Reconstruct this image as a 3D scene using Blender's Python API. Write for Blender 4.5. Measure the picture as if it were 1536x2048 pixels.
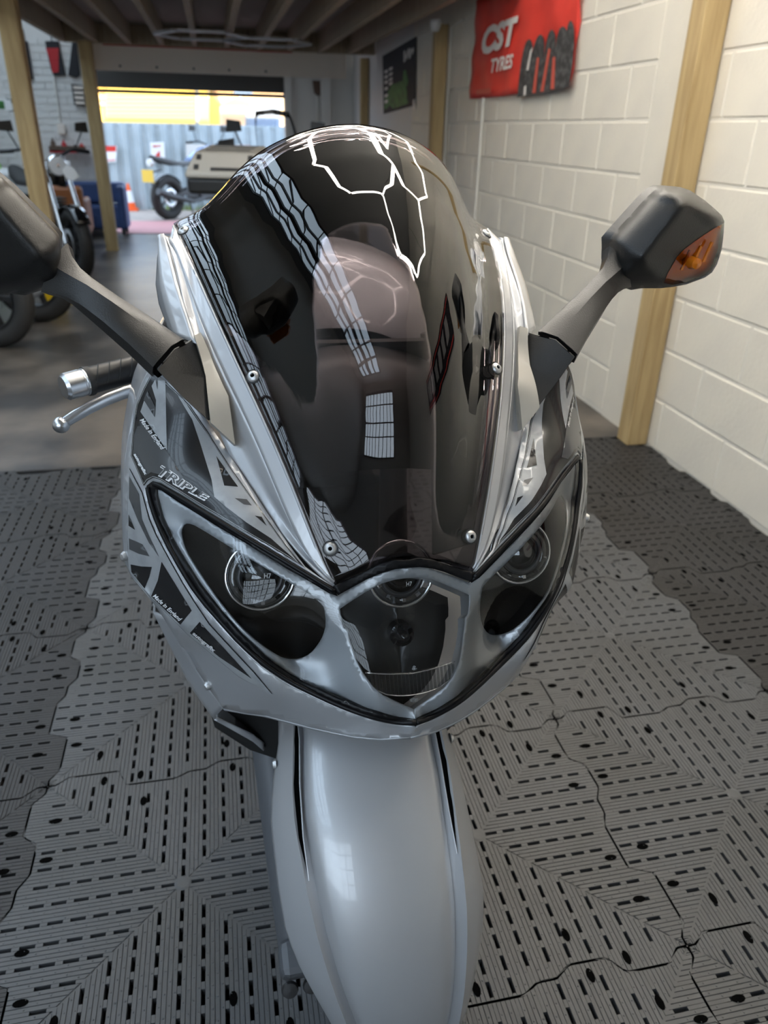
import bpy, bmesh, math, random
import numpy as np
from mathutils import Vector, Matrix
from mathutils.geometry import delaunay_2d_cdt
from mathutils.bvhtree import BVHTree
random.seed(7)
for o in list(bpy.data.objects): bpy.data.objects.remove(o)
SC = bpy.context.scene
COL = SC.collection
# ---------------------------------------------------------------- camera
CAM = np.array([-0.43221, -1.00402, 1.28432])
RW = np.array([[0.97923365, -0.20160892, 0.02133776], [-0.07287051, -0.44823389, -0.89094122], [0.189186, 0.87088474, -0.45361706]])
FP = 1501.12
cd = bpy.data.cameras.new('camera'); cam = bpy.data.objects.new('camera', cd); COL.objects.link(cam)
cd.sensor_fit = 'VERTICAL'; cd.sensor_height = 36; cd.sensor_width = 27; cd.lens = FP / 2048 * 36
cd.clip_start = 0.02; cd.clip_end = 200
Rm = Matrix((RW[0], -RW[1], -RW[2])).transposed()
cam.matrix_world = Matrix.Translation(CAM) @ Rm.to_4x4()
cd.dof.use_dof = True; cd.dof.focus_distance = 0.86; cd.dof.aperture_fstop = 6.0
SC.camera = cam
# ---------------------------------------------------------------- exposure
SC.view_settings.view_transform = 'Standard'; SC.view_settings.look = 'None'
SC.view_settings.exposure = 0.46; SC.view_settings.gamma = 1; SC.view_settings.use_curve_mapping = False
# ---------------------------------------------------------------- sky and sun
w = bpy.data.worlds.new('sky'); SC.world = w; w.use_nodes = True
bg = w.node_tree.nodes['Background']; bg.inputs[0].default_value = (0.62, 0.78, 1.0, 1); bg.inputs[1].default_value = 3.4
sd = bpy.data.lights.new('low_sun', 'SUN'); sd.energy = 12.0; sd.color = (1.0, 0.80, 0.50); sd.angle = 0.01
sun = bpy.data.objects.new('low_sun', sd); COL.objects.link(sun)
sun.rotation_euler = Vector((0.12, 1.0, -0.33)).to_track_quat('-Z', 'Y').to_euler(); sun.location = (0, -8, 9)

# ---------------------------------------------------------------- materials
MATS = {}
def mat(name, col, rough=0.5, metal=0.0, coat=0.0, emit=0.0, spec=0.5, bump=None, vary=None, ecol=None, trans=0.0):
    """vary=(second colour, scale, detail, contrast lo, hi); bump=(scale, strength)"""
    m = bpy.data.materials.new(name); m.use_nodes = True; nt = m.node_tree; b = nt.nodes['Principled BSDF']
    b.inputs['Base Color'].default_value = (*col, 1); b.inputs['Roughness'].default_value = rough
    b.inputs['Metallic'].default_value = metal; b.inputs['Coat Weight'].default_value = coat
    b.inputs['Coat Roughness'].default_value = 0.03; b.inputs['Specular IOR Level'].default_value = spec
    if trans: b.inputs['Transmission Weight'].default_value = trans
    if emit:
        b.inputs['Emission Color'].default_value = (*(ecol or col), 1); b.inputs['Emission Strength'].default_value = emit
    tc = None
    if vary or bump:
        tc = nt.nodes.new('ShaderNodeTexCoord')
    if vary:
        c2, sc, det, lo, hi = vary
        n = nt.nodes.new('ShaderNodeTexNoise'); n.inputs['Scale'].default_value = sc; n.inputs['Detail'].default_value = det
        r = nt.nodes.new('ShaderNodeValToRGB'); r.color_ramp.elements[0].position = lo; r.color_ramp.elements[1].position = hi
        r.color_ramp.elements[0].color = (*col, 1); r.color_ramp.elements[1].color = (*c2, 1)
        nt.links.new(tc.outputs['Object'], n.inputs['Vector']); nt.links.new(n.outputs['Fac'], r.inputs['Fac'])
        nt.links.new(r.outputs['Color'], b.inputs['Base Color'])
    if bump:
        n = nt.nodes.new('ShaderNodeTexNoise'); n.inputs['Scale'].default_value = bump[0]; n.inputs['Detail'].default_value = 4
        bp = nt.nodes.new('ShaderNodeBump'); bp.inputs['Strength'].default_value = bump[1]; bp.inputs['Distance'].default_value = 0.004
        nt.links.new(tc.outputs['Object'], n.inputs['Vector']); nt.links.new(n.outputs['Fac'], bp.inputs['Height'])
        nt.links.new(bp.outputs['Normal'], b.inputs['Normal'])
    MATS[name] = m; return m
def glassmat(name, tint, ior=1.5, rough=0.0, refl=1.0):
    m = bpy.data.materials.new(name); m.use_nodes = True; nt = m.node_tree; nt.nodes.clear()
    out = nt.nodes.new('ShaderNodeOutputMaterial'); mx = nt.nodes.new('ShaderNodeMixShader')
    fr = nt.nodes.new('ShaderNodeFresnel'); fr.inputs[0].default_value = ior
    tr = nt.nodes.new('ShaderNodeBsdfTransparent'); tr.inputs[0].default_value = (*tint, 1)
    gl = nt.nodes.new('ShaderNodeBsdfGlossy'); gl.inputs['Roughness'].default_value = rough; gl.inputs[0].default_value = (refl, refl, refl, 1)
    nt.links.new(fr.outputs[0], mx.inputs[0]); nt.links.new(tr.outputs[0], mx.inputs[1]); nt.links.new(gl.outputs[0], mx.inputs[2])
    nt.links.new(mx.outputs[0], out.inputs[0]); MATS[name] = m; return m
def woodmat(name, c1, c2):
    m = mat(name, c1, 0.75, bump=(40, 0.25)); nt = m.node_tree; b = nt.nodes['Principled BSDF']
    tc = nt.nodes.new('ShaderNodeTexCoord'); mp = nt.nodes.new('ShaderNodeMapping'); mp.inputs['Scale'].default_value = (22, 22, 1.6)
    n = nt.nodes.new('ShaderNodeTexNoise'); n.inputs['Scale'].default_value = 1.6; n.inputs['Detail'].default_value = 6; n.inputs['Distortion'].default_value = 0.6
    r = nt.nodes.new('ShaderNodeValToRGB'); r.color_ramp.elements[0].position = 0.32; r.color_ramp.elements[1].position = 0.72
    r.color_ramp.elements[0].color = (*c1, 1); r.color_ramp.elements[1].color = (*c2, 1)
    k = nt.nodes.new('ShaderNodeTexVoronoi'); k.inputs['Scale'].default_value = 3.1; mp2 = nt.nodes.new('ShaderNodeMapping'); mp2.inputs['Scale'].default_value = (1, 1, .55)
    kr = nt.nodes.new('ShaderNodeValToRGB'); kr.color_ramp.elements[0].position = 0.035; kr.color_ramp.elements[1].position = 0.06
    kr.color_ramp.elements[0].color = (0.25, 0.17, 0.1, 1); kr.color_ramp.elements[1].color = (1, 1, 1, 1)
    mu = nt.nodes.new('ShaderNodeMixRGB'); mu.blend_type = 'MULTIPLY'; mu.inputs[0].default_value = 1
    L = nt.links.new
    L(tc.outputs['Object'], mp.inputs[0]); L(mp.outputs[0], n.inputs['Vector']); L(n.outputs['Fac'], r.inputs[0])
    L(tc.outputs['Object'], mp2.inputs[0]); L(mp2.outputs[0], k.inputs['Vector']); L(k.outputs['Distance'], kr.inputs[0])
    L(r.outputs[0], mu.inputs[1]); L(kr.outputs[0], mu.inputs[2]); L(mu.outputs[0], b.inputs['Base Color'])
    return m
mat('silver', (0.47, 0.48, 0.50), 0.42, 0.45, 0.6)
mat('silver_matt', (0.42, 0.43, 0.45), 0.45, 0.4)
mat('champagne', (0.37, 0.345, 0.30), 0.5, 0.25, 0.1)
mat('bezel', (0.46, 0.48, 0.50), 0.42, 0.45, 0.15, bump=(900, 0.02))
mat('decal_black', (0.012, 0.012, 0.013), 0.25, 0, 0.25)
mat('decal_grey', (0.065, 0.067, 0.07), 0.3, 0, 0.25)
mat('decal_silver', (0.36, 0.37, 0.38), 0.42, 0.15, 0.25, vary=((0.27, 0.28, 0.29), 60, 5, 0.45, 0.8))
mat('decal_white', (0.75, 0.75, 0.76), 0.4)
mat('rubber_seal', (0.004, 0.004, 0.005), 0.4, spec=0.25)
mat('black_plastic', (0.011, 0.0105, 0.010), 0.40, bump=(700, 0.12))
mat('black_gloss', (0.004, 0.004, 0.005), 0.12, 0, 0.4)
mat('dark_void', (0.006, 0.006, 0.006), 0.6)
mat('rubber', (0.018, 0.018, 0.018), 0.6)
mat('tyre', (0.022, 0.021, 0.020), 0.75, bump=(120, 0.2))
mat('grip_rubber', (0.008, 0.008, 0.009), 0.42)
mat('chrome', (0.78, 0.78, 0.79), 0.12, 1.0)
mat('brushed', (0.62, 0.63, 0.65), 0.28, 1.0)
mat('screw', (0.60, 0.60, 0.60), 0.42, 0.8)
mat('fork', (0.10, 0.105, 0.115), 0.5, 0.2)
mat('lamp_back', (0.016, 0.013, 0.010), 0.12, 0, 0.3)
glassmat('smoke', (0.47, 0.435, 0.445), 1.5)
glassmat('lens', (0.93, 0.94, 0.95), 1.42)
glassmat('clear_glass', (0.94, 0.95, 0.96), 1.2)
glassmat('ring_glass', (0.72, 0.74, 0.76), 1.9, 0.05)
mat('amber', (0.62, 0.17, 0.01), 0.12, 0, 0.6, trans=0.0)
glassmat('amber_glass', (1.0, 0.60, 0.10), 1.45)
mat('amber_back', (0.95, 0.50, 0.08), 0.35, 0.2)
mat('tile_light', (0.083, 0.086, 0.092), 0.5, vary=((0.064, 0.064, 0.064), 3.5, 5, 0.38, 0.75))
mat('tile_dark', (0.028, 0.027, 0.028), 0.52, vary=((0.020, 0.019, 0.018), 3.5, 5, 0.38, 0.75))
mat('under', (0.003, 0.003, 0.003), 1.0, spec=0.0)
mat('lamp_back_dark', (0.008, 0.008, 0.008), 0.4)
mat('concrete', (0.034, 0.029, 0.025), 0.33, vary=((0.135, 0.112, 0.092), 1.7, 10, 0.45, 0.62), bump=(9, 0.3))
mat('block_paint', (0.69, 0.645, 0.555), 0.6, bump=(55, 0.45), vary=((0.64, 0.60, 0.53), 5, 6, 0.35, 0.8))
mat('mortar', (0.68, 0.64, 0.565), 0.8, bump=(60, 0.5))
mat('white_paint', (0.62, 0.60, 0.57), 0.65, bump=(20, 0.3))
mat('brick_white', (0.66, 0.65, 0.63), 0.65, bump=(16, 0.7))
woodmat('timber', (0.47, 0.345, 0.17), (0.32, 0.215, 0.095))
woodmat('joist_wood', (0.42, 0.34, 0.25), (0.30, 0.235, 0.165))
mat('deck', (0.32, 0.28, 0.25), 0.85)
mat('ceiling_paint', (0.30, 0.30, 0.30), 0.8)
mat('wall_grey', (0.42, 0.41, 0.39), 0.75)
mat('pane', (0.75, 0.87, 1.0), 0.6, emit=3.3, ecol=(0.66, 0.83, 1.0))
mat('window_pane', (0.75, 0.87, 1.0), 0.6, emit=3.6, ecol=(0.74, 0.87, 1.0))
mat('bar_dark', (0.05, 0.05, 0.055), 0.6)
mat('led', (1, 1, 1), 0.4, emit=26.0, ecol=(1.0, 0.93, 0.82))
mat('led_off', (0.42, 0.42, 0.44), 0.4)
mat('shutter', (0.05, 0.047, 0.043), 0.45, 0.3)
mat('fascia', (0.74, 0.66, 0.59), 0.6)
mat('fence_steel', (0.40, 0.46, 0.49), 0.6, 0.0, vary=((0.33, 0.38, 0.40), 3, 4, 0.4, 0.7))
mat('yellow_clad', (0.93, 0.66, 0.17), 0.7)
mat('peach_clad', (0.85, 0.58, 0.36), 0.7)
mat('blue_grey_clad', (0.30, 0.36, 0.46), 0.7)
mat('tarmac', (0.36, 0.30, 0.26), 0.9, vary=((0.26, 0.23, 0.21), 4, 5, 0.4, 0.7))
mat('pink_mat', (0.42, 0.20, 0.20), 0.8, bump=(60, 0.4))
mat('sofa_blue', (0.022, 0.05, 0.15), 0.6, vary=((0.03, 0.065, 0.19), 12, 3, 0.4, 0.7))
mat('tan_leather', (0.27, 0.085, 0.02), 0.5)
mat('red_cloth', (0.74, 0.050, 0.032), 0.65, bump=(6, 0.6), vary=((0.60, 0.03, 0.02), 4, 3, 0.4, 0.7))
mat('black_cloth', (0.018, 0.018, 0.022), 0.8)
mat('print_white', (0.80, 0.76, 0.72), 0.7)
mat('print_black', (0.035, 0.033, 0.033), 0.7, vary=((0.10, 0.10, 0.10), 30, 4, 0.45, 0.65))
mat('print_red', (0.55, 0.09, 0.06), 0.7)
mat('print_green', (0.05, 0.22, 0.045), 0.7, vary=((0.02, 0.08, 0.02), 14, 4, 0.4, 0.7))
mat('hi_vis', (0.38, 0.45, 0.02), 0.6)
mat('red_fabric', (0.42, 0.015, 0.02), 0.7)
mat('sign_white', (0.80, 0.80, 0.80), 0.5)
mat('sign_red', (0.62, 0.03, 0.02), 0.5)
mat('cone_orange', (0.85, 0.12, 0.015), 0.5)
mat('plate_yellow', (0.80, 0.52, 0.04), 0.5)
mat('green_plastic', (0.22, 0.55, 0.03), 0.4)
mat('white_plastic', (0.72, 0.72, 0.72), 0.35)
mat('pipe_white', (0.70, 0.68, 0.63), 0.4)
mat('box_grey', (0.36, 0.345, 0.31), 0.45, 0.2)
mat('blue_paint', (0.10, 0.16, 0.30), 0.3, 0.3, 0.6)
mat('red_paint', (0.55, 0.03, 0.02), 0.3, 0, 0.6)
mat('dark_metal', (0.05, 0.05, 0.052), 0.4, 0.6)
mat('yellow_plastic', (0.72, 0.50, 0.01), 0.45)
mat('vent_dark', (0.05, 0.045, 0.045), 0.6)
mat('brown_box', (0.10, 0.06, 0.04), 0.6)
mat('weeds', (0.20, 0.26, 0.08), 0.8)

# ---------------------------------------------------------------- helpers
def tag(o, label=None, cat=None, group=None, kind=None):
    if label: o['label'] = label
    if cat: o['category'] = cat
    if group: o['group'] = group
    if kind: o['kind'] = kind
    return o
def empty(name, loc=(0, 0, 0), rz=0.0, parent=None):
    o = bpy.data.objects.new(name, None); COL.objects.link(o); o.location = loc; o.rotation_euler = (0, 0, rz)
    o.empty_display_size = 0.1; o.parent = parent; return o
class MB:
    def __init__(s): s.v = []; s.f = []; s.m = []; s.mi = 0
    def add(s, vs, fs):
        b = len(s.v); s.v += [tuple(float(c) for c in v) for v in vs]; s.f += [tuple(b + i for i in f) for f in fs]; s.m += [s.mi] * len(fs); return s
    def box(s, c, d, M=None):
        x, y, z = d[0] / 2, d[1] / 2, d[2] / 2
        vs = [Vector((sx * x, sy * y, sz * z)) for sx in (-1, 1) for sy in (-1, 1) for sz in (-1, 1)]
        if M is not None: vs = [M @ v for v in vs]
        vs = [v + Vector(c) for v in vs]
        return s.add(vs, [(0, 1, 3, 2), (4, 6, 7, 5), (0, 4, 5, 1), (2, 3, 7, 6), (0, 2, 6, 4), (1, 5, 7, 3)])
    def bar(s, a, b, wd, ht=None, up=(0, 0, 1)):
        a = Vector(a); b = Vector(b); ht = ht or wd; d = (b - a); L = d.length; d.normalize(); u = Vector(up)
        if abs(d.dot(u)) > .98: u = Vector((0, 1, 0))
        r = d.cross(u).normalized(); u = r.cross(d)
        vs = []
        for p in (a, b):
            for sx, sz in ((-1, -1), (1, -1), (1, 1), (-1, 1)): vs.append(p + r * sx * wd / 2 + u * sz * ht / 2)
        return s.add(vs, [(3, 2, 1, 0), (4, 5, 6, 7), (0, 1, 5, 4), (1, 2, 6, 5), (2, 3, 7, 6), (3, 0, 4, 7)])
    def tube(s, pts, r, n=10, cap=True):
        pts = [Vector(p) for p in pts]; rs = r if isinstance(r, (list, tuple)) else [r] * len(pts)
        u = Vector((0, 0, 1)); rings = []
        for i, p in enumerate(pts):
            d = (pts[min(i + 1, len(pts) - 1)] - pts[max(i - 1, 0)]).normalized()
            uu = u if abs(d.dot(u)) < .97 else Vector((0, 1, 0))
            a = d.cross(uu).normalized(); b = a.cross(d)
            rings.append([p + (a * math.cos(2 * math.pi * k / n) + b * math.sin(2 * math.pi * k / n)) * rs[i] for k in range(n)])
        return s.rings(rings, cap)
    def rings(s, rings, cap=True, closed=True):
        n = len(rings[0]); vs = [p for r in rings for p in r]; fs = []
        for i in range(len(rings) - 1):
            for k in range(n if closed else n - 1): fs.append((i * n + k, i * n + (k + 1) % n, (i + 1) * n + (k + 1) % n, (i + 1) * n + k))
        if cap: fs += [tuple(range(n - 1, -1, -1)), tuple((len(rings) - 1) * n + k for k in range(n))]
        return s.add(vs, fs)
    def lathe(s, prof, c, axis=(0, 0, 1), n=20, cap=True):
        ax = Vector(axis).normalized(); u = Vector((1, 0, 0)) if abs(ax.x) < .9 else Vector((0, 1, 0)); a = ax.cross(u).normalized(); b = ax.cross(a)
        return s.rings([[Vector(c) + ax * h + (a * math.cos(2 * math.pi * k / n) + b * math.sin(2 * math.pi * k / n)) * r for k in range(n)] for r, h in prof], cap)
    def torus(s, c, axis, R, r, n=32, m=10, sq=1.0):
        ax = Vector(axis).normalized(); u = Vector((1, 0, 0)) if abs(ax.x) < .9 else Vector((0, 0, 1)); a = ax.cross(u).normalized(); b = ax.cross(a)
        rg = []
        for i in range(n + 1):
            t = 2 * math.pi * i / n; d = a * math.cos(t) + b * math.sin(t)
            rg.append([Vector(c) + d * (R + r * math.cos(2 * math.pi * k / m)) + ax * r * sq * math.sin(2 * math.pi * k / m) for k in range(m)])
        return s.rings(rg, False)
    def poly(s, pts): return s.add(pts, [tuple(range(len(pts)))])
    def prism(s, pts, d):
        n = len(pts); d = Vector(d); vs = [Vector(p) for p in pts] + [Vector(p) + d for p in pts]
        return s.add(vs, [tuple(range(n - 1, -1, -1)), tuple(range(n, 2 * n))] + [(i, (i + 1) % n, n + (i + 1) % n, n + i) for i in range(n)])
    def mesh(s, name, mats, smooth=None):
        me = bpy.data.meshes.new(name); me.from_pydata(s.v, [], s.f)
        for m in (mats if isinstance(mats, (list, tuple)) else [mats]): me.materials.append(MATS[m])
        me.polygons.foreach_set('material_index', s.m); me.update()
        bm = bmesh.new(); bm.from_mesh(me); bmesh.ops.recalc_face_normals(bm, faces=bm.faces); bm.to_mesh(me); bm.free()
        if smooth is not None:
            me.polygons.foreach_set('use_smooth', [True] * len(me.polygons))
            if smooth < 180: me.set_sharp_from_angle(angle=math.radians(smooth))
        return me
    def build(s, name, mats, parent=None, smooth=None, bevel=0, solid=0):
        o = bpy.data.objects.new(name, s.mesh(name, mats, smooth)); COL.objects.link(o); o.parent = parent
        if solid:
            md = o.modifiers.new('solid', 'SOLIDIFY'); md.thickness = solid; md.offset = -1
        if bevel:
            md = o.modifiers.new('bevel', 'BEVEL'); md.width = bevel; md.segments = 2; md.limit_method = 'ANGLE'
        return o
def objm(name, me, parent=None, loc=None):
    o = bpy.data.objects.new(name, me); COL.objects.link(o); o.parent = parent
    if loc is not None: o.location = loc
    return o
def box(name, lo, hi, m, parent=None, bevel=0, **k):
    c = [(a + b) / 2 for a, b in zip(lo, hi)]; d = [abs(b - a) for a, b in zip(lo, hi)]
    mb = MB(); mb.box((0, 0, 0), d); o = mb.build(name, m, parent, bevel=bevel); o.location = c
    return tag(o, **k)
def text_mesh(txt, size=1.0, shear=0.0, bold=0.0):
    """verts (x,y) in em units with the text box scaled to width 1, faces"""
    cu = bpy.data.curves.new('t', 'FONT'); cu.body = txt; cu.size = 1; cu.shear = shear; cu.offset = bold; cu.resolution_u = 3
    o = bpy.data.objects.new('t', cu); COL.objects.link(o)
    dg = bpy.context.evaluated_depsgraph_get(); me = bpy.data.meshes.new_from_object(o.evaluated_get(dg))
    v = np.array([tuple(p.co) for p in me.vertices])[:, :2]; fs = [tuple(p.vertices) for p in me.polygons]
    bpy.data.objects.remove(o); bpy.data.curves.remove(cu); bpy.data.meshes.remove(me)
    mn = v.min(0); mx = v.max(0); v = (v - mn) / (mx - mn)
    return v, fs
# ================================================================ pixel -> world (a direction; the depth comes from the surface it lies on)
def wray(u, v): return RW.T @ np.array([(u - 768) / FP, (v - 1024) / FP, 1.0])
def onX(u, v, X): d = wray(u, v); return Vector(CAM + d * (X - CAM[0]) / d[0])
def onY(u, v, Y): d = wray(u, v); return Vector(CAM + d * (Y - CAM[1]) / d[1])
def onZ(u, v, Z): d = wray(u, v); return Vector(CAM + d * (Z - CAM[2]) / d[2])

WX = 1.46; FY = 10.3; ROOF = 3.55; LX = -5.2; BY = -4.5
# ---------------------------------------------------------------- floor and interlocking tiles
floor = box('floor', (LX, BY, -0.12), (WX + .3, FY + .15, -0.018), 'concrete', kind='structure', label='stained dark concrete workshop floor with interlocking plastic tiles')
T = 0.588
EP = [(0, 0), (.03, 0), (.07, .03), (.25, .03), (.28, -.045), (.46, -.045), (.51, -.018), (.57, -.018), (.62, .013), (.74, .012), (.78, -.04), (.92, -.04), (.965, 0), (1, 0)]
def edge_off(t): return float(np.interp(t / T + .5, [a for a, _ in EP], [b for _, b in EP])) * T
def tile_mesh(name, m):
    mb = MB(); p = T / 15; sw = .0062; zt = 0.0; zg = -.0016; zb = -.015; h = T / 2; g = .0021
    def quad(k, pts, z, mi=0):     # pts in canonical triangle coords (x along edge, y outward), k quarter turns
        out = []
        for x, y, zz in [(q[0], q[1], (q[2] if len(q) > 2 else z)) for q in pts]:
            for _ in range(k): x, y = y, -x
            out.append((x, y, zz))
        mb.mi = mi; mb.poly(out)
    for k in range(4):
        # canonical: outward +y ; k=0 top(+y) k=1 right(+x) k=2 bottom k=3 left
        sgn = {0: 1, 1: 1, 2: -1, 3: -1}[k]; flip = {0: 1, 1: -1, 2: -1, 3: 1}[k]
        def top(x): return h + sgn * edge_off(flip * x) - g
        rows = [i * p for i in range(-7, 8)]
        xs = [-h] + [c for r in rows for c in (r - sw / 2, r + sw / 2)] + [h]
        for i in range(len(xs) - 1):
            a, b = xs[i], xs[i + 1]
            if i % 2 == 0:                                   # rib band
                quad(k, [(a, abs(a)), (b, abs(b)), (b, top(b)), (a, top(a))], zg)
                nr = 4; wdt = (b - a) / nr
                for r in range(nr):
                    xa = a + r * wdt + .0008; xb = a + (r + 1) * wdt - .0008
                    ya, yb2 = abs(xa) + .003, abs(xb) + .003; ta, tb = top(xa), top(xb)
                    if ta - ya < .002 or tb - yb2 < .002: continue
                    quad(k, [(xa, ya), (xb, yb2), (xb, tb), (xa, ta)], zt)
                    quad(k, [(xa, ya, zt), (xa, ta, zt), (xa - .0006, ta, zg), (xa - .0006, ya, zg)], 0)
                    quad(k, [(xb, yb2, zt), (xb, tb, zt), (xb + .0006, tb, zg), (xb + .0006, yb2, zg)], 0)
                    xm = (xa + xb) / 2; y = (math.floor(max(ya, yb2) / p) + (.75 if r % 2 else .25)) * p
                    while y < min(ta, tb) - .004:
                        if y > max(ya, yb2) + .004:
                            q = .0022; top_v = (xm, y, .0011)
                            for dx, dy, ex, ey in ((-q, 0, 0, -q), (0, -q, q, 0), (q, 0, 0, q), (0, q, -q, 0)):
                                quad(k, [(xm + dx, y + dy, zt), (xm + ex, y + ey, zt), top_v], 0)
                        y += p
            else:                                            # slot row
                xm = (a + b) / 2; y = abs(xm) + .004; kk = math.floor(abs(xm) / p + .5)
                y0 = max(abs(a), abs(b)); end = min(top(a), top(b)); m_ = kk
                cur = y0; first = True
                quad(k, [(a, abs(a)), (b, abs(b)), (b, y0), (a, y0)], zt)
                while True:
                    s0 = (m_ + .5) * p - .0125 + .006; s1 = s0 + .0265
                    if s1 > end - .003: break
                    if s0 > cur:
                        quad(k, [(a, cur), (b, cur), (b, s0), (a, s0)], zt)
                        quad(k, [(a, s0, zt), (b, s0, zt), (b, s0, zb), (a, s0, zb)], 0); quad(k, [(a, s1, zt), (b, s1, zt), (b, s1, zb), (a, s1, zb)], 0)
                        quad(k, [(a, s0, zt), (a, s1, zt), (a, s1, zb), (a, s0, zb)], 0); quad(k, [(b, s0, zt), (b, s1, zt), (b, s1, zb), (b, s0, zb)], 0)
                        cur = s1
                    m_ += 1
                quad(k, [(a, cur), (b, cur), (b, top(b)), (a, top(a))], zt)
        # flat black discs by the edge, painting the dark inside connector holes
        for hx, dy in ((-.30, -.022), (-.15, -.05), (.17, -.022), (.33, -.055)):
            cx = hx * T; cy = top(cx) + dy
            quad(k, [(cx + .007 * math.cos(t), cy + .013 * math.sin(t)) for t in [j * math.pi / 5 for j in range(10)]], .0006, 1)
        # rim wall, coloured black to put shade into the seam
        st = [-h + j * T / 28 for j in range(29)]
        for j in range(28):
            quad(k, [(st[j], top(st[j]), zt), (st[j + 1], top(st[j + 1]), zt), (st[j + 1], top(st[j + 1]), -.017), (st[j], top(st[j]), -.017)], 0, 1)
    mb.mi = 1; mb.poly([(-h, -h, -.0165), (h, -h, -.0165), (h, h, -.0165), (-h, h, -.0165)])
    mb.mi = 0
    n = 14; mb.add([(.011 * math.cos(2 * math.pi * i / n), .011 * math.sin(2 * math.pi * i / n), .0012) for i in range(n)] + [(.016 * math.cos(2 * math.pi * i / n), .016 * math.sin(2 * math.pi * i / n), .0001) for i in range(n)],
           [tuple(range(n))] + [(i, (i + 1) % n, n + (i + 1) % n, n + i) for i in range(n)])
    me = bpy.data.meshes.new(name); me.from_pydata(mb.v, [], mb.f); me.materials.append(MATS[m]); me.materials.append(MATS['under'])
    me.polygons.foreach_set('material_index', mb.m); me.update(); return me
tl = tile_mesh('light_tile', 'tile_light'); td = tile_mesh('dark_tile', 'tile_dark')
for i in range(-4, 3):
    for j in range(-3, 4):
        objm('floor_tile', tl if -1 <= i <= 1 else td, floor, (i * T, j * T, .069)).matrix_parent_inverse = Matrix.Identity(4)
for o in floor.children:                      # floor origin sits at its centre
    o.location = Vector(o.location) - Vector(floor.location) - Vector((0, 0, .069))
# sloping edge strips where the tiling stops
for i in range(-4, 3):
    mb = MB(); mb.prism([(-T / 2, 0, 0), (-T / 2, .055, -.0175), (-T / 2, 0, -.0175)], (T, 0, 0))
    o = mb.build('tile_edge_ramp', 'tile_dark', floor); o.location = Vector((i * T, 3.5 * T + .002, 0)) - Vector(floor.location)
box('debris_chip', (-.385, -.05, .001), (-.372, -.03, .012), 'rubber', label='small black rubber offcut lying on the light grey tile', cat='debris').rotation_euler = (0, .2, .5)

# ---------------------------------------------------------------- right wall of painted blocks
wall_r = box('wall_right', (WX + .0035, BY, -.02), (WX + .25, FY + .2, ROOF), 'mortar', kind='structure', label='cream painted block wall on the right')
BL = .45; BH = .2245
def blockmesh(L, h=BH - .012):
    mb = MB(); mb.box((0, 0, 0), (.05, L, h)); me = mb.mesh('block', 'block_paint')
    bm = bmesh.new(); bm.from_mesh(me); bmesh.ops.bevel(bm, geom=list(bm.edges), offset=.004, segments=1, affect='EDGES'); bm.to_mesh(me); bm.free(); return me
bcache = {}
def block(y0, y1, k):
    L = round(y1 - y0 - .012, 3)
    if L < .05: return
    if L not in bcache: bcache[L] = blockmesh(L)
    o = objm('block', bcache[L], wall_r)
    o.location = Vector((WX + .025 + random.uniform(-.0012, .0012), (y0 + y1) / 2, (k + .5) * BH)) - Vector(wall_r.location)
for (ya, yb) in ((-.6, 2.0), (2.41, 6.9)):
    for k in range(0, 11):
        y = ya + (0 if k % 2 else BL / 2) - BL
        while y < yb:
            block(max(y, ya), min(y + BL, yb), k); y += BL
box('render_strip', (WX, 1.95, -.018), (WX + .02, 2.41, 2.6), 'block_paint', wall_r).location = Vector((WX + .01, 2.18, 1.29)) - Vector(wall_r.location)
box('flat_wall', (0, 0, 0), (.03, FY - 6.9, 2.6), 'white_paint', wall_r).location = Vector((WX + .015, (6.9 + FY) / 2, 1.28)) - Vector(wall_r.location)
box('flat_wall', (0, 0, 0), (.03, -.6 - BY, 2.6), 'block_paint', wall_r).location = Vector((WX + .015, (BY - .6) / 2, 1.28)) - Vector(wall_r.location)
# other walls, roof with rooflights
box('wall_left', (LX - .2, BY, -.02), (LX, FY, ROOF), 'wall_grey', kind='structure', label='grey side wall of the workshop')
box('wall_back', (LX - .2, BY - .2, -.02), (WX + .25, BY, ROOF), 'wall_grey', kind='structure', label='grey wall at the near end of the workshop')
RX0, RX1, RY0, RY1 = -4.3, -2.1, -3.8, 9.4
roof = box('ceiling', (LX - .2, BY - .2, ROOF), (RX0, FY + .2, ROOF + .15), 'ceiling_paint', kind='structure', label='workshop roof')
def roofpiece(lo, hi):
    o = box('roof_panel', lo, hi, 'ceiling_paint', roof); o.location = Vector(o.location) - Vector(roof.location)
roofpiece((RX1, BY - .2, ROOF), (WX + .25, FY + .2, ROOF + .15)); roofpiece((RX0, BY - .2, ROOF), (RX1, RY0, ROOF + .15)); roofpiece((RX0, RY1, ROOF), (RX1, FY + .2, ROOF + .15))
rl = empty('window_1', (0, 0, 0)); tag(rl, 'glazed rooflight with dark bars over the left side', None, None, 'structure')
nx, ny = 4, 20
for i in range(nx):
    for j in range(ny):
        x0 = RX0 + (RX1 - RX0) * i / nx; y0 = RY0 + (RY1 - RY0) * j / ny
        box('pane', (x0 + .03, y0 + .02, ROOF + .05), (x0 + (RX1 - RX0) / nx - .03, y0 + (RY1 - RY0) / ny - .02, ROOF + .06), 'pane', rl)
for i in range(nx + 1):
    x = RX0 + (RX1 - RX0) * i / nx; wd = .11 if i == 2 else .03; box('glazing_bar', (x - wd, RY0, ROOF - .04), (x + wd, RY1, ROOF + .08), 'bar_dark', rl)
for j in range(ny + 1):
    y = RY0 + (RY1 - RY0) * j / ny; box('glazing_bar', (RX0, y - .02, ROOF + .0), (RX1, y + .02, ROOF + .08), 'bar_dark', rl)

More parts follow.
